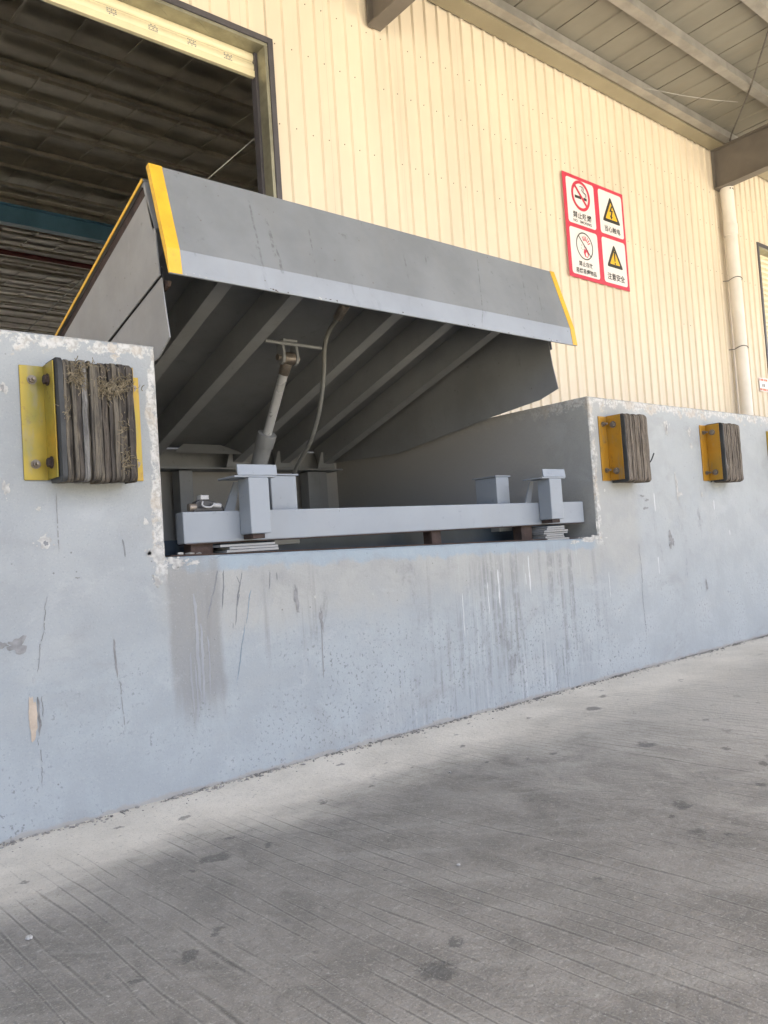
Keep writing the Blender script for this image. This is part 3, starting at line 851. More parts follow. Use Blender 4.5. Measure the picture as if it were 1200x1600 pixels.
# ------------------------------------------------------------------ safety sign
SX0, SX1, SZB, SZT = 5.655, 6.725, 3.252, 4.331
SW, SH = SX1 - SX0, SZT - SZB
SY = 2.572
sg = thing('safety_sign', 'red and white four-panel safety sign on the cream wall', 'sign', ((SX0 + SX1) / 2, SY, SZB))
def sp(u, v): return SX0 + u * SW, SZT - v * SH
LAY = .0014
def flat(name, pts, layer, mat, parent=sg):
    """a thin printed shape on the sign; pts in sign units (u right, v down)"""
    y = SY - layer * LAY
    q = [(sp(u, v)[0], y, sp(u, v)[1]) for u, v in pts]
    return MB().prism(q, (0, .0007, 0)).build(name, mat, parent)
def rrect(u0, v0, u1, v1, r, n=5):
    o = []
    for cx, cy, a0 in ((u1 - r, v0 + r, -90), (u1 - r, v1 - r, 0), (u0 + r, v1 - r, 90), (u0 + r, v0 + r, 180)):
        for k in range(n + 1):
            a = math.radians(a0 + 90 * k / n); o.append((cx + r * math.cos(a), cy + r * math.sin(a)))
    return o
def ring(name, cu, cv, r0, r1, layer, mat, n=48, parent=sg):
    y = SY - layer * LAY; vs = []; fs = []
    for k in range(n):
        a = 2 * PI * k / n
        for r in (r0, r1):
            x, z = sp(cu + r * math.cos(a), cv + r * math.sin(a)); vs.append((x, y, z))
    for k in range(n):
        b = (k + 1) % n; fs.append((2 * k, 2 * k + 1, 2 * b + 1, 2 * b))
    return MB().add(vs, fs).build(name, mat, parent)
def bar(name, a, b, w, layer, mat):
    d = Vector((b[0] - a[0], b[1] - a[1])); p = Vector((-d.y, d.x)).normalized() * w / 2
    return flat(name, [(a[0] + p.x, a[1] + p.y), (b[0] + p.x, b[1] + p.y), (b[0] - p.x, b[1] - p.y), (a[0] - p.x, a[1] - p.y)], layer, mat)
def rtri(cu, top, base, hw, r):
    c = [(cu, top), (cu + hw, base), (cu - hw, base)]; o = []
    for i in range(3):
        p = Vector(c[i]); a = (Vector(c[i - 1]) - p).normalized(); b = (Vector(c[(i + 1) % 3]) - p).normalized()
        o += [tuple(p + a * r), tuple(p + (a + b) * r * .22), tuple(p + b * r)]
    return o
def text(body, cu, cv, w, h, layer, mat):
    """printed lettering fitted into a w x h box centred at (cu, cv)"""
    c = bpy.data.curves.new('lettering', 'FONT'); c.body = body; c.size = 1; c.resolution_u = 3
    c.align_x = 'CENTER'; c.offset = .018
    o = bpy.data.objects.new('lettering', c); COL.objects.link(o)
    bpy.context.view_layer.update()
    dg = bpy.context.evaluated_depsgraph_get()
    me = bpy.data.meshes.new_from_object(o.evaluated_get(dg))
    bpy.data.objects.remove(o)
    if len(me.vertices) == 0: return None
    xs = [v.co.x for v in me.vertices]; ys = [v.co.y for v in me.vertices]
    sx = w * SW / (max(xs) - min(xs)); sy = h * SH / (max(ys) - min(ys))
    mxx = (max(xs) + min(xs)) / 2; mxy = (max(ys) + min(ys)) / 2
    X, Z = sp(cu, cv)
    for v in me.vertices:
        v.co = ((v.co.x - mxx) * sx + X, SY - layer * LAY, (v.co.y - mxy) * sy + Z)
    me.materials.clear(); me.materials.append(mat)
    p = bpy.data.objects.new('lettering', me); COL.objects.link(p)
    p.parent = sg; p.matrix_parent_inverse = sg.matrix_world.inverted()
    return p
part('board', M['sred'], sg, .001, box=(SX0, SX1, SY, SY + .004, SZB, SZT))
for u0, v0, u1, v1 in ((.048, .035, .490, .475), (.565, .035, .965, .475), (.048, .515, .490, .965), (.565, .515, .965, .965)):
    flat('white_panel', rrect(u0, v0, u1, v1, .03), 1, M['swhite'])
cu, cv = .268, .185
ring('prohibition_ring', cu, cv, .118, .148, 3, M['sred'])
flat('cigarette', [(cu - .095, cv + .005), (cu + .005, cv + .005), (cu + .005, cv + .033), (cu - .095, cv + .033)], 2, M['sblack'])
flat('cigarette', [(cu + .045, cv + .005), (cu + .095, cv + .005), (cu + .095, cv + .033), (cu + .045, cv + .033)], 2, M['sblack'])
for dx in (0, .022):
    pts = [(cu + .075 + dx * .6, cv - .002), (cu + .078 + dx * .6, cv - .03), (cu + .045 + dx, cv - .042), (cu + .02 + dx, cv - .058), (cu + .038 + dx, cv - .078), (cu + .02 + dx, cv - .096), (cu - .008 + dx, cv - .092)]
    for a, b in zip(pts[:-1], pts[1:]): bar('smoke_line', a, b, .006, 2 if dx else 2.3, M['sblack'])
bar('slash', (cu - .09, cv - .09), (cu + .09, cv + .09), .026, 3.6, M['sred'])
text('\u7981\u6b62\u5438\u70df', .268, .385, .29, .066, 2, M['sblack'])
text('NO   SMOKING', .268, .443, .29, .027, 2, M['sblack'])
for cv0, kind in ((.06, 0), (.545, 1)):
    cu = .765
    top, base = (.075, .345) if kind == 0 else (.56, .80)
    hw = .155 if kind == 0 else .14
    flat('warning_triangle', rtri(cu, top, base, hw, .03), 2, M['sblack'])
    flat('warning_triangle_face', rtri(cu, top + .062, base - .032, hw - .053, .012), 3, M['syel'])
    if kind == 0:
        q = [(cu + .008, .17), (cu - .032, .235), (cu + .002, .232), (cu - .012, .275), (cu - .028, .268), (cu - .008, .312), (cu + .022, .282), (cu + .006, .278), (cu + .032, .215), (cu + .002, .217), (cu + .026, .175)]
        flat('lightning_bolt', q, 4, M['sblack'])
    else:
        flat('exclamation_stroke', [(cu - .013, .635), (cu + .013, .635), (cu + .007, .735), (cu - .007, .735)], 4, M['sblack'])
        flat('exclamation_dot', [(cu + .010 * math.cos(a), .757 + .010 * math.sin(a)) for a in [k * PI / 6 for k in range(12)]], 4, M['sblack'])
text('\u5f53\u5fc3\u89e6\u7535', .768, .415, .27, .063, 2, M['sblack'])
text('\u6ce8\u610f\u5b89\u5168', .768, .895, .30, .072, 2, M['sblack'])
cu, cv = .268, .675
ring('thin_ring', cu, cv, .122, .133, 3, M['sblack'])
bar('slash', (cu - .09, cv - .09), (cu + .09, cv + .09), .010, 3.4, M['sblack'])
for k in range(6):
    a = math.radians(-118 + k * 19)
    bar('burst_ray', (cu + .015 + .045 * math.cos(a), cv - .012 + .045 * math.sin(a)), (cu + .015 + .088 * math.cos(a), cv - .012 + .088 * math.sin(a)), .010, 2, M['sred'])
flat('flame', [(cu + .0, cv + .10), (cu - .02, cv + .06), (cu - .005, cv + .02), (cu + .008, cv + .035), (cu + .02, cv - .002), (cu + .045, cv + .035), (cu + .05, cv + .02), (cu + .062, cv + .07), (cu + .04, cv + .105)], 2, M['sred'])
flat('flame_core', [(cu + .012, cv + .095), (cu + .008, cv + .07), (cu + .024, cv + .05), (cu + .042, cv + .075), (cu + .034, cv + .097)], 2.6, M['swhite'])
for q in ((-.05, -.01), (-.035, .03), (-.06, .02), (-.01, .0)):
    flat('fragment', [(cu + q[0], cv + q[1]), (cu + q[0] + .012, cv + q[1] + .004), (cu + q[0] + .004, cv + q[1] + .012)], 2, M['sblack'])
text('\u7981\u6b62\u5b58\u653e', .268, .853, .22, .052, 2, M['sblack'])
text('\u6613\u71c3\u6613\u7206\u7269\u54c1', .268, .923, .33, .052, 2, M['sblack'])

# small notice further right
nt = thing('paper_notice', 'small white notice with orange printing beside the closed roller door', 'notice', (9.77, 2.57, 2.38))
part('sheet', M['swhite'], nt, box=(9.645, 9.90, 2.573, 2.576, 2.375, 2.555))
for zb_, seq in ((2.515, (0, .045, .075, .12, .165, .19)), (2.385, (0, .03, .075, .105, .14, .18))):
    for i, q in enumerate(seq):
        part('printed_mark', M['sorange'], nt, box=(9.655 + q, 9.655 + q + (.03 if i % 2 else .024), 2.5715, 2.5725, zb_, zb_ + .028))
for q in (.06, .10, .12):
    part('printed_mark', M['sblack'], nt, box=(9.655 + q, 9.655 + q + .014, 2.5715, 2.5725, 2.435, 2.475))

# ------------------------------------------------------------------ dock leveller
XL, XR = .06, 2.06
S = .3235
HY = 1.93
ca, sa = math.cos(math.atan(S)), math.sin(math.atan(S))
def dk(x, l, d):
    """point on the raised deck: l metres from the rear hinge, d metres below the top face (square to it)"""
    return (x, HY - l * ca - d * sa, H + l * sa - d * ca)
DL = (HY - .15) / ca
lv = thing('dock_leveller', 'grey steel dock leveller with its deck raised and lip hanging over the pit', 'dock leveller', (1.06, .9, pf if False else .52))
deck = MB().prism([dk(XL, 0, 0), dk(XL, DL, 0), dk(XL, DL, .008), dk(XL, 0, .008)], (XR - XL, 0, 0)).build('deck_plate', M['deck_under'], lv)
for xa, xb in ((XL - .003, XL - .0005), (XR + .0005, XR + .003)):
    MB().prism([dk(xa, 0, -.001), dk(xa, DL, -.001), dk(xa, DL, .011), dk(xa, 0, .011)], (xb - xa, 0, 0)).build('yellow_edge', M['safety'], deck)
for xa in (XL + .010, XR - .020):
    MB().prism([dk(xa, 0, .009), dk(xa, DL - .02, .009), dk(xa, DL - .02, .06), dk(xa, 0, .06)], (.010, 0, 0)).build('side_rail', M['rust'], deck)
for xr in (.11, .425, .74, 1.265, 1.582, 1.895):
    m = MB()
    w, dp_ = .06, .135
    m.prism([dk(xr, .03, .009), dk(xr, DL - .03, .009), dk(xr, DL - .03, dp_), dk(xr, .03, dp_)], (.005, 0, 0))
    m.prism([dk(xr + .0052, .03, dp_ - .005), dk(xr + .0052, DL - .03, dp_ - .005), dk(xr + .0052, DL - .03, dp_), dk(xr + .0052, .03, dp_)], (w - .0104, 0, 0))
    m.prism([dk(xr + w - .005, .03, .009), dk(xr + w - .005, DL - .03, .009), dk(xr + w - .005, DL - .03, dp_), dk(xr + w - .005, .03, dp_)], (.005, 0, 0))
    m.build('deck_rib', M['under'], deck)
hd = MB().prism([dk(XL + .004, DL - .028, .009), dk(XL + .004, DL, .009), dk(XL + .004, DL, .185), dk(XL + .004, DL - .012, .185), dk(XL + .004, DL - .012, .02)], (XR - XL - .008, 0, 0)).build('front_header', M['deck'], deck)
# hinge tube for the lip, in knuckles
for k in range(11):
    a = XL + .02 + k * (XR - XL - .04) / 11
    c = dk(0, DL + .022, .012)
    MB().cyl((a, c[1], c[2]), (a + (XR - XL - .04) / 11 - .004, c[1], c[2]), .017, n=10).build('hinge_knuckle', M['under'], deck, 0, True)
# side skirts (toe guards): an upper plate and a lower sliding plate with a slit between
sk_up = lambda x, o=0.0: [dk(x, .03, .04), dk(x, DL - .01, .055), (x, .088 + o, 1.690), (x, .074 + o, 1.545), (x, .49, 1.4485), (x, 1.45, 1.235), (x, 1.88, 1.235)]
sk_lo = lambda x, g=0.0: [(x, .074, 1.538 + g), (x, .062, 1.46), (x, .040, 1.345), (x, .125, 1.300), (x, .55, 1.275), (x, 1.27, 1.195), (x, 1.93, 1.22), (x, 1.93, 1.31), (x, 1.80, 1.325), (x, 1.45, 1.229 + g), (x, .49, 1.4415 + g)]
for xa, o in ((XL + .004, 0.0), (XR - .008, .06)):
    MB().prism(sk_up(xa, o), (.004, 0, 0)).build('skirt_plate', M['deck'], lv)
MB().prism(sk_lo(XL + .009), (.004, 0, 0)).build('skirt_plate', M['deck'], lv)
xa = XR - .013
MB().prism([(xa, .150, 1.60), (xa, .135, 1.47), (xa, .112, 1.352), (xa, .225, 1.318), (xa, .55, 1.287), (xa, 1.28, 1.198), (xa, 1.93, 1.22), (xa, 1.93, 1.31), (xa, 1.45, 1.265), (xa, .49, 1.47)], (.004, 0, 0)).build('skirt_plate', M['deck'], lv)
MB().prism([(XL + .015, .08, 1.515), (XL + .015, .49, 1.415), (XL + .015, 1.45, 1.20), (XL + .015, 1.45, 1.26), (XL + .015, .49, 1.475), (XL + .015, .08, 1.575)], (.004, 0, 0)).build('slit_shade_strip', M['dark'], lv)  # dark strip standing in for the shade seen through the slit
MB().prism([(XL + .022, .055, 1.525), (XL + .022, .10, 1.540), (XL + .022, .10, 1.505), (XL + .022, .065, 1.512)], (.012, 0, 0)).build('skirt_guide', M['rust'], lv)
# lip: plate with a tapered tip, yellow painted ends
LT, LB = Vector((0, .097, 1.903)), Vector((0, -.016, 1.533))
ld = (LB - LT).normalized(); ln = Vector((0, -ld.z, ld.y)); ln = ln if ln.y < 0 else -ln       # outward normal, toward the yard
LL = (LB - LT).length
def lp(x, t, o): 
    v = LT + ld * t + ln * o; return (x, v.y, v.z)
TH, TB = .020, .080
def lip_outline(x, o=0.0):
    return [lp(x, 0, o), lp(x, LL - TB, o), lp(x, LL, -.014 + o), lp(x, LL, -TH), lp(x, 0, -TH)]
lip = MB().prism([lp(XL, 0, 0), lp(XL, LL - TB, 0), lp(XL, LL - TB, -TH), lp(XL, 0, -TH)], (XR - XL, 0, 0)).build('lip', M['lip'], lv, .0015)
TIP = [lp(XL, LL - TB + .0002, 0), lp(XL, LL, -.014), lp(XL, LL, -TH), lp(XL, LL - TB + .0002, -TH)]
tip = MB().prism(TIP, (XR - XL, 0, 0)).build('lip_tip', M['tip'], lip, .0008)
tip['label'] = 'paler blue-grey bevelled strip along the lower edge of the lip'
def stripe(xa, xb):
    o = .0016
    pts = [lp(xa, -.001, o), lp(xa, LL - TB, o), lp(xa, LL - .001, -.014 + o), lp(xa, LL - .001, -TH + .002), lp(xa, -.001, -TH + .002)]
    return MB().prism(pts, (xb - xa, 0, 0)).build('yellow_stripe', M['safety'], lip)
stripe(XL - .0016, XL + .042)
stripe(XR - .030, XR + .0016)
rl = random.Random(11)
for k in range(26):
    xx = rl.choice((.14, .42, .66, 1.36, 1.9, rl.uniform(.15, 1.95))) + rl.gauss(0, .03)
    t0 = LL - rl.uniform(.001, .012); w_ = rl.uniform(.003, .012)
    o_ = .0004 - .014 * (t0 - (LL - TB)) / TB
    q = [lp(xx, t0, o_), lp(xx + w_ * .5, t0 - rl.uniform(.001, .005), o_ + .0008), lp(xx + w_, t0, o_), lp(xx + w_ * .6, t0 + .002, o_ - .0002)]
    MB().add(q, [(0, 1, 2, 3)]).build('edge_chip', M['rust'] if rl.random() < .6 else M['stone'], tip)
for k in range(6):          # lip hinge lugs behind the plate
    a = .25 + k * .32
    MB().prism([lp(a, .01, -TH - .001), lp(a, .10, -TH - .001), lp(a, .05, -TH - .045)], (.012, 0, 0)).build('lip_lug', M['under'], lip)
# hydraulic cylinder
PX = .95
pin = Vector((PX, .718, 1.520)); dirc = (Vector((PX, 1.015, 1.085)) - pin).normalized()
cy_ = MB().cyl(pin + dirc * .37, pin + dirc * 1.02, .038, n=24).build('hydraulic_cylinder', M['deck'], lv, 0, True)
MB().cyl(pin + dirc * .365, pin + dirc * .43, .0435, n=24).build('gland', M['deck'], cy_, .003, True)
MB().cyl(pin + dirc * .05, pin + dirc * .37, .0205, n=18).build('piston_rod', M['chrome'], cy_, 0, True)
MB().cyl(pin + Vector((-.026, 0, 0)), pin + Vector((.026, 0, 0)), .028, n=20).build('rod_eye', M['steel'], cy_, .002, True)
MB().cyl(pin + dirc * .02, pin + dirc * .075, .026, .023, n=16).build('rod_end', M['steel'], cy_, .002, True)
MB().cyl(pin + Vector((-.055, 0, 0)), pin + Vector((.055, 0, 0)), .014, n=12).build('clevis_pin', M['steel'], cy_, 0, True)
for sx in (-.040, .030):
    lpin = dk(0, (HY - .718) / ca, .0)
    MB().prism([(PX + sx, .70, 1.59), (PX + sx, .738, 1.59), (PX + sx, .746, 1.522), (PX + sx, .738, 1.498), (PX + sx, .718, 1.490), (PX + sx, .698, 1.498), (PX + sx, .690, 1.522)], (.012, 0, 0)).build('clevis_plate', M['under'], lv)
MB().cyl((.825, .70, 1.580), (1.12, .70, 1.580), .008, n=12).build('cross_bar', M['under'], lv, 0, True)
part('cross_saddle', M['under'], lv, .004, box=(PX - .038, PX + .038, .69, .742, 1.588, 1.600))
MB().cyl((PX - .07, 1.62, .60), (PX + .07, 1.62, .60), .03, n=12).build('cylinder_foot', M['under'], lv)
part('cylinder_base', M['under'], lv, .003, box=(PX - .12, PX + .12, 1.25, 1.75, .521, .60))
# hydraulic hose
hp = [(1.0, .333, 1.668), (1.0, .363, 1.658), (1.0, .411, 1.625), (1.0, .479, 1.581), (1.0, .513, 1.521), (1.0, .528, 1.428), (1.0, .552, 1.336), (1.0, .59, 1.246), (1.0, .659, 1.146), (1.0, .741, 1.077), (1.0, .81, 1.008), (1.0, .90, .86), (1.0, 1.0, .62)]
def smooth_path(p, n=4):
    p = [Vector(q) for q in p]; o = []
    for i in range(len(p) - 1):
        a, b, c, d = p[max(i - 1, 0)], p[i], p[i + 1], p[min(i + 2, len(p) - 1)]
        for k in range(n):
            t = k / n
            o.append(.5 * ((2 * b) + (c - a) * t + (2 * a - 5 * b + 4 * c - d) * t * t + (3 * b - a - 3 * c + d) * t ** 3))
    return o + [p[-1]]
ho = MB().tube(smooth_path(hp), .0098, 10).build('hydraulic_hose', M['hose'], lv, 0, True)
MB().cyl((1.0, .350, 1.664), (1.0, .412, 1.624), .020, n=8).build('hose_fitting', M['steel'], ho, .002, True)
part('hose_block', M['dark'], lv, .004, box=(.955, 1.05, .27, .345, 1.66, 1.74))
# rear frame in the pit
for xa, xb in ((.95 - .62, 1.03 - .62), (.95, 1.03), (1.80, 1.88)):
    part('rear_post', M['under'], lv, .004, box=(xa, xb, 1.84, 1.93, .521, 1.155))
part('rear_post_face', M['deck'], lv, .003, box=(1.885, 1.95, 1.85, 1.93, .521, 1.155))
part('rear_beam', M['deck'], lv, .003, box=(.04, 2.04, 1.80, 1.95, 1.16, 1.17))
part('rear_beam', M['under'], lv, .003, box=(.04, 2.04, 1.93, 1.95, 1.1705, 1.285))
for xr in (.11, .425, .74, 1.265, 1.582, 1.895):
    MB().prism([(xr - .045, 1.80, 1.172), (xr + .085, 1.80, 1.172), (xr + .055, 1.80, 1.27), (xr - .015, 1.80, 1.27)], (0, .012, 0)).build('hinge_plate', M['under'], lv)
MB().prism([(.87, 1.70, 1.232), (1.29, 1.70, 1.232), (1.17, 1.76, 1.285), (.95, 1.76, 1.285)], (0, .008, .006)).build('wedge_plate', M['deck'], lv)
# front frame beam, supports, shims
fb = part('front_beam', M['frame'], lv, .004, box=(.084, 2.085, .050, .100, .718, .815))
for xp in (.277, 1.762):
    w = .073 if xp < 1 else .082
    sp_ = part('support_post', M['frame'], lv, .004, box=(xp, xp + w, -.020, .0485, .737, .9135))
    part('cap_plate', M['frame'], sp_, .002, box=(xp - .048, xp + w + .032, -.018, .090, .914, .920))
    MB().prism([(xp - .036, -.0195, .9205), (xp + w + .034, -.0195, .9205), (xp + w + .036, -.013, .955), (xp - .034, -.013, .955)], (0, .006, 0)).build('cap_lip', M['frame'], sp_, .0015)
    MB().prism([(xp + .01, .102, .80), (xp - .03, .102, .80), (xp + .02, .102, .912), (xp + .04, .102, .912)], (0, .008, 0)).build('gusset', M['frame'], sp_)
    part('rust_plate', M['rust'], sp_, .002, box=(xp + .008, xp + w - .02, -.012, .045, .722, .7365))
for xb_, w in ((.465, .104), (1.611, .082)):
    bx = part('rear_stop', M['frame'], lv, .003, box=(xb_, xb_ + w, .15, .275, .70, .938))
    part('stop_cap', M['frame'], bx, .001, box=(xb_ - .008, xb_ + w + .008, .145, .285, .9385, .944))
rs = random.Random(5)
for xc, z0, x0, x1 in ((0, .6835, .20, .395), (1, .6475, 1.745, 1.90)):
    z = z0
    while z < .706:
        a, b = x0 + rs.uniform(-.015, .02), x1 + rs.uniform(-.03, .01)
        part('shim_plate', M['deck'], lv, .001, box=(a, b, .012 + rs.uniform(-.006, .006), .12, z, z + .0075))
        z += .0088
for xa, xb, z0 in ((.11, .185, .683), (1.12, 1.17, .662), (1.65, 1.72, .652)):
    part('rust_pad', M['rust'], lv, .002, box=(xa, xb, .062, .11, z0, .7165))
part('gap_plate', plain('navy_gap_plate', (.035, .055, .085), .5, 0, .2, 6), lv, .003, box=(.004, 2.10, .20, .24, .56, .735))  # plate added behind the gap under the beam to fill it dark navy
part('rust_edge', M['rust'], fb, .0005, box=(.09, 2.08, .0485, .10, .7150, .7178))
# rusty angle along the sill
MB().prism([(.02, .012, SZ0 + .001), (2.0, .012, .646), (2.0, .012, .650), (.02, .012, SZ0 + .005)], (0, .05, 0)).build('sill_angle', M['rust'], lv)
# small connector block left lying on the beam
cn = thing('cable_connector', 'small black and silver connector block lying on the front beam', 'connector', (.165, .075, .8155))
MB().box(.125, .225, .056, .095, .8155, .828).build('base', M['conn_b'], cn, .003)
MB().prism([(.13, .06, .828), (.215, .06, .828), (.205, .06, .845), (.15, .06, .852), (.135, .06, .845)], (0, .03, 0)).build('body', M['conn_b'], cn, .002)
MB().box(.150, .178, .056, .085, .852, .866).build('plug', M['conn_w'], cn, .002)
MB().cyl((.112, .066, .829), (.135, .066, .829), .0125, n=12).build('cable_gland', M['steel'], cn, .001, True)
MB().cyl((.188, .054, .834), (.215, .054, .832), .008, n=10).build('clip', M['conn_w'], cn, .001, True)
MB().tube(smooth_path([(.155, .053, .846), (.150, .049, .836), (.158, .047, .829), (.178, .048, .828), (.19, .05, .836)]), .0028, 6).build('loop', M['conn_w'], cn)
MB().tube(smooth_path([(.21, .07, .838), (.228, .072, .832), (.236, .074, .8175)]), .003, 6).build('cable', M['conn_b'], cn)

# ------------------------------------------------------------------ laminated dock bumpers
def chip(sx, sy, sz, seed, mat):
    r = random.Random(seed)
    bm = bmesh.new(); bmesh.ops.create_icosphere(bm, subdivisions=1, radius=.5)
    for v in bm.verts: v.co = Vector((v.co.x * sx, v.co.y * sy, v.co.z * sz)) * r.uniform(.7, 1.25)
    me = bpy.data.meshes.new('chip'); bm.to_mesh(me); bm.free(); me.materials.append(mat)
    return me
def bolt(parent, p, d, r=.011, stud=.012, name='bolt', mat=None):
    p = Vector(p); d = Vector(d).normalized(); mat = mat or M['steel']
    b = MB().cyl(p + d * .003, p + d * .012, r, n=6).build(name, mat, parent, .001)
    MB().cyl(p + d * .0005, p + d * .003, r * 1.3, n=16).build('washer', mat, b)
    if stud: MB().cyl(p + d * .012, p + d * (.012 + stud), r * .55, n=10).build('stud', mat, b, .001, True)
    return b
def bumper(x0, label, zinc, rubs, seed, wide, layers, wear, tail=False):
    """x0: left edge of the wall flange; z .905 - 1.21"""
    r = random.Random(seed)
    t = thing('dock_bumper', label, 'dock bumper', (x0 + .16, -.05, .9), 'laminated rubber bumpers along the dock face')
    zl, zh = .905, 1.213
    fx = x0 + .060
    br = MB().add([], []).box(x0, fx + .004, -.0055, -.0005, zl, zh - .004)
    br.build('wall_flange', zinc, t, .0015)
    MB().box(fx, fx + .004, -.080, -.006, zl + .001, zh - .003).build('side_flange', zinc, t, .0012)
    bx0 = fx + .006
    bx1 = bx0 + wide
    MB().box(bx1 + .002, bx1 + .006, -.080, -.006, zl + .001, zh - .003).build('side_flange', zinc, t, .0012)
    MB().box(bx1 + .002, bx1 + .052, -.0055, -.0005, zl - .002, zh - .012).build('wall_flange', zinc, t, .0015)
    for zb_ in (zl + .045, zh - .045):
        bolt(t, (x0 + .030, -.0055, zb_ + r.uniform(-.004, .004)), (0, -1, 0), .0095, .013)
        bolt(t, (fx, -.042, zb_ - .002), (-1, 0, 0), .0125, 0, mat=M['steel'] if seed > 1 else M['rust'])
        bolt(t, (bx1 + .032, -.0055, zb_), (0, -1, 0), .0085, .010)
    # rubber side sheet then the laminations
    ws = [r.uniform(.55, 1.45) for _ in range(layers)]
    tot = sum(ws); x = bx0
    for i, w in enumerate(ws):
        wd = wide * w / tot
        dpt = -.100 + r.uniform(-.002, .006) * (1.9 if wear else .6)
        za, zb_ = zl - .012 + r.uniform(-.004, .004), zh + r.uniform(-.005, .004)
        rad = .018
        prof = [(-.008, za + .003), (dpt + rad, za)]
        for k in range(1, 6):
            a = math.radians(-90 - 90 * k / 5); prof.append((dpt + rad + rad * math.cos(a), za + rad + rad * math.sin(a)))
        nseg = 9
        for k in range(1, nseg):
            q = k / nseg
            prof.append((dpt + r.uniform(-.0018, .0022) * (1.6 if wear else .8), za + rad + (zb_ - za - 2 * rad) * q))
        for k in range(6):
            a = math.radians(180 - 90 * k / 5); prof.append((dpt + rad + rad * math.cos(a), zb_ - rad + rad * math.sin(a)))
        prof.append((-.008, zb_))
        lean = r.uniform(-.0015, .0015)
        pts = [(x + .0006 + lean * (q[1] - zl) / .3, q[0], q[1]) for q in prof]
        mat = M['rubside'] if i == 0 else (rubs[4] if wear and i == 5 else rubs[r.choice((0, 0, 1, 1, 2, 3)) if wear else r.randrange(len(rubs))])
        MB().prism(pts, (wd - .0012, 0, 0)).build('rubber_layer', mat, t, .0014, False)
        x += wd
    if wear:      # frayed cord fibres torn out of the laminations
        fb_ = MB()
        for (cx, cz_, n, rx, rz_) in ((bx0 + .050, 1.165, 130, .016, .022), (bx0 + .130, 1.145, 170, .034, .022), (bx0 + .175, 1.16, 90, .03, .022), (bx0 + .165, 1.04, 26, .010, .03), (bx0 + .172, .945, 40, .008, .03), (bx0 + .09, 1.2, 40, .05, .008), (bx0 + .02, 1.08, 20, .008, .03)):
            for _ in range(n):
                p = Vector((cx + r.gauss(0, rx * .6), -.098 - r.uniform(0, .004), cz_ + r.gauss(0, rz_ * .6)))
                d = Vector((r.gauss(0, 1), -abs(r.gauss(0, .35)), r.gauss(-.2, .8))).normalized()
                L = r.uniform(.008, .026); pts = [p]
                for k in range(4):
                    d = (d + Vector((r.gauss(0, .5), r.gauss(.05, .25), r.gauss(-.15, .5)))).normalized()
                    q = pts[-1] + d * L / 4
                    q.y = min(q.y, -.094); pts.append(q)
                fb_.tube(pts, r.uniform(.0007, .0014), 3)
        fo = fb_.build('frayed_fibres', M['fibre'], t); fo['kind'] = 'stuff'
    if tail:
        MB().tube(smooth_path([(bx1 + .003, -.06, .965), (bx1 + .022, -.085, .99), (bx1 + .05, -.09, 1.03)]), .003, 6).build('torn_cord', M['rubside'], t)
    return t
bumper(-.380, 'frayed rubber bumper in yellow-green brackets left of the pit', M['zincL'], M['rubA'], 1, .205, 18, True)
bumper(2.178, 'grey rubber bumper in orange brackets just right of the pit, torn cord at its side', M['zincR'], M['rubB'], 2, .195, 16, False, True)
bumper(3.108, 'grey rubber bumper in orange brackets, second to the right of the pit', M['zincR'], M['rubB'], 3, .195, 16, False)
bumper(3.905, 'yellow bumper bracket cut off by the right edge of the photograph', M['zincL'], M['rubB'], 4, .195, 13, False)

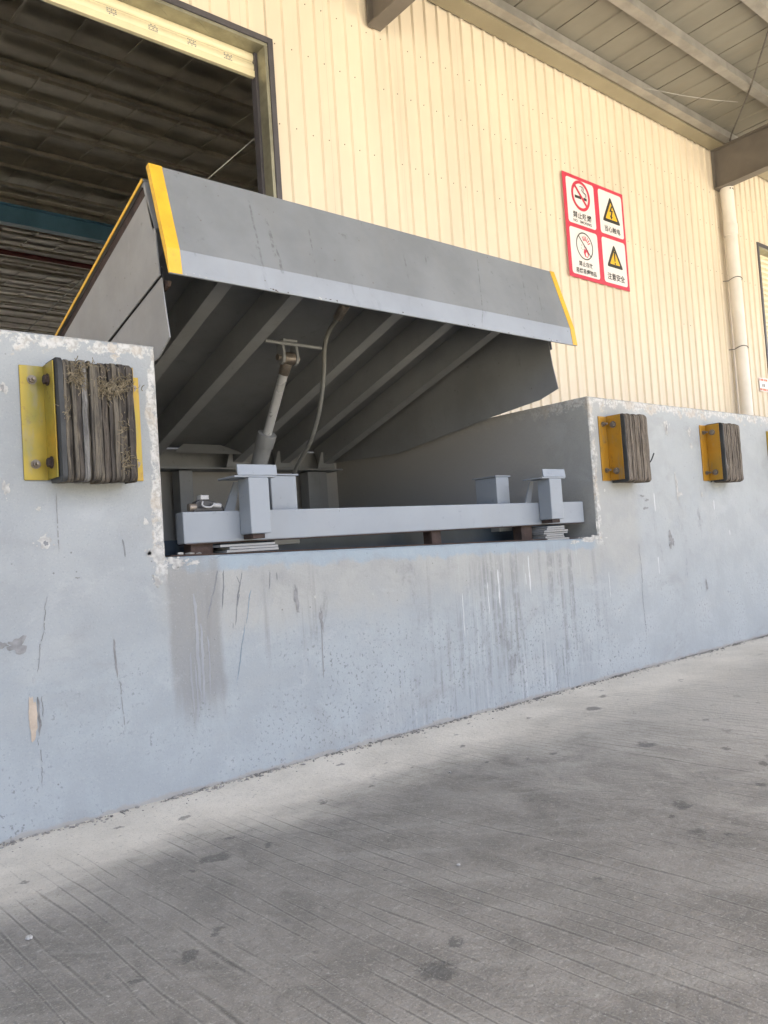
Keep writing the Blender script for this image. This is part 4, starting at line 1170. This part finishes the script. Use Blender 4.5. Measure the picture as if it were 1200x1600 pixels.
# ------------------------------------------------------------------ crumbs, chips, litter
rc = random.Random(21)
cm = MB()
ico = bmesh.new(); bmesh.ops.create_icosphere(ico, subdivisions=1, radius=1.0)
iv = [v.co.copy() for v in ico.verts]; iff = [tuple(v.index for v in f.verts) for f in ico.faces]; ico.free()
def crumb(m, x, y, z, s, flat_=.5):
    a = rc.uniform(0, 6.28); sx, sy = s * rc.uniform(.6, 1.5), s * rc.uniform(.5, 1.1)
    vs = []
    for v in iv:
        k = rc.uniform(.72, 1.2)
        px, py_ = v.x * sx * k, v.y * sy * k
        vs.append((x + px * math.cos(a) - py_ * math.sin(a), y + px * math.sin(a) + py_ * math.cos(a), z + v.z * s * flat_ * k))
    m.add(vs, iff)
for i in range(2600):
    x = rc.uniform(-.75, 4.2)
    if math.sin(x * 9.0) + math.sin(x * 23.0 + 1) < rc.uniform(-2.2, 1.2): continue
    wav = .008 * math.sin(x * 3.1) + .006 * math.sin(x * 7.7)
    y = -abs(rc.gauss(0, .015)) - .001 + wav * .3
    crumb(cm, x, min(y, -.001), rc.uniform(0, .004), rc.choice((.002, .003, .003, .004, .006)), .55)
for i in range(260):
    x = rc.uniform(-.75, 3.5); crumb(cm, x, -abs(rc.gauss(.02, .04)) - .004, .0006, rc.choice((.0015, .002, .003)), .5)
co_ = cm.build('mortar_crumbs', M['crumb'])
co_['kind'] = 'stuff'; co_['label'] = 'crumbling grey mortar along the foot of the dock wall'; co_['category'] = 'rubble'
for i, (x, y, s, lab) in enumerate(((-.579, -.592, .008, 'pale stone chip lying on the dark concrete near the left edge'), (.164, -.957, .006, 'tiny white chip on the dark concrete below the middle of the dock'),
                                   (.622, -.471, .007, 'tiny pale pebble on the light strip of concrete near the wall'))):
    m = MB(); crumb(m, x, y, s * .45, s, .5)
    tag(m.build('stone_chip', M['stone']), lab, 'stone', 'loose chips on the yard')
m = MB(); crumb(m, .055, .02, .6895, .011, .45); tag(m.build('plaster_shard', M['stone']), 'white plaster shard in the left corner of the pit sill', 'plaster')
m = MB(); crumb(m, .09, .03, .688, .012, .35); crumb(m, .115, .02, .687, .008, .4)
o_ = m.build('sill_crumbs', M['crumb']); o_['kind'] = 'stuff'; o_['label'] = 'loose crumbs on the sill under the left end of the beam'; o_['category'] = 'rubble'
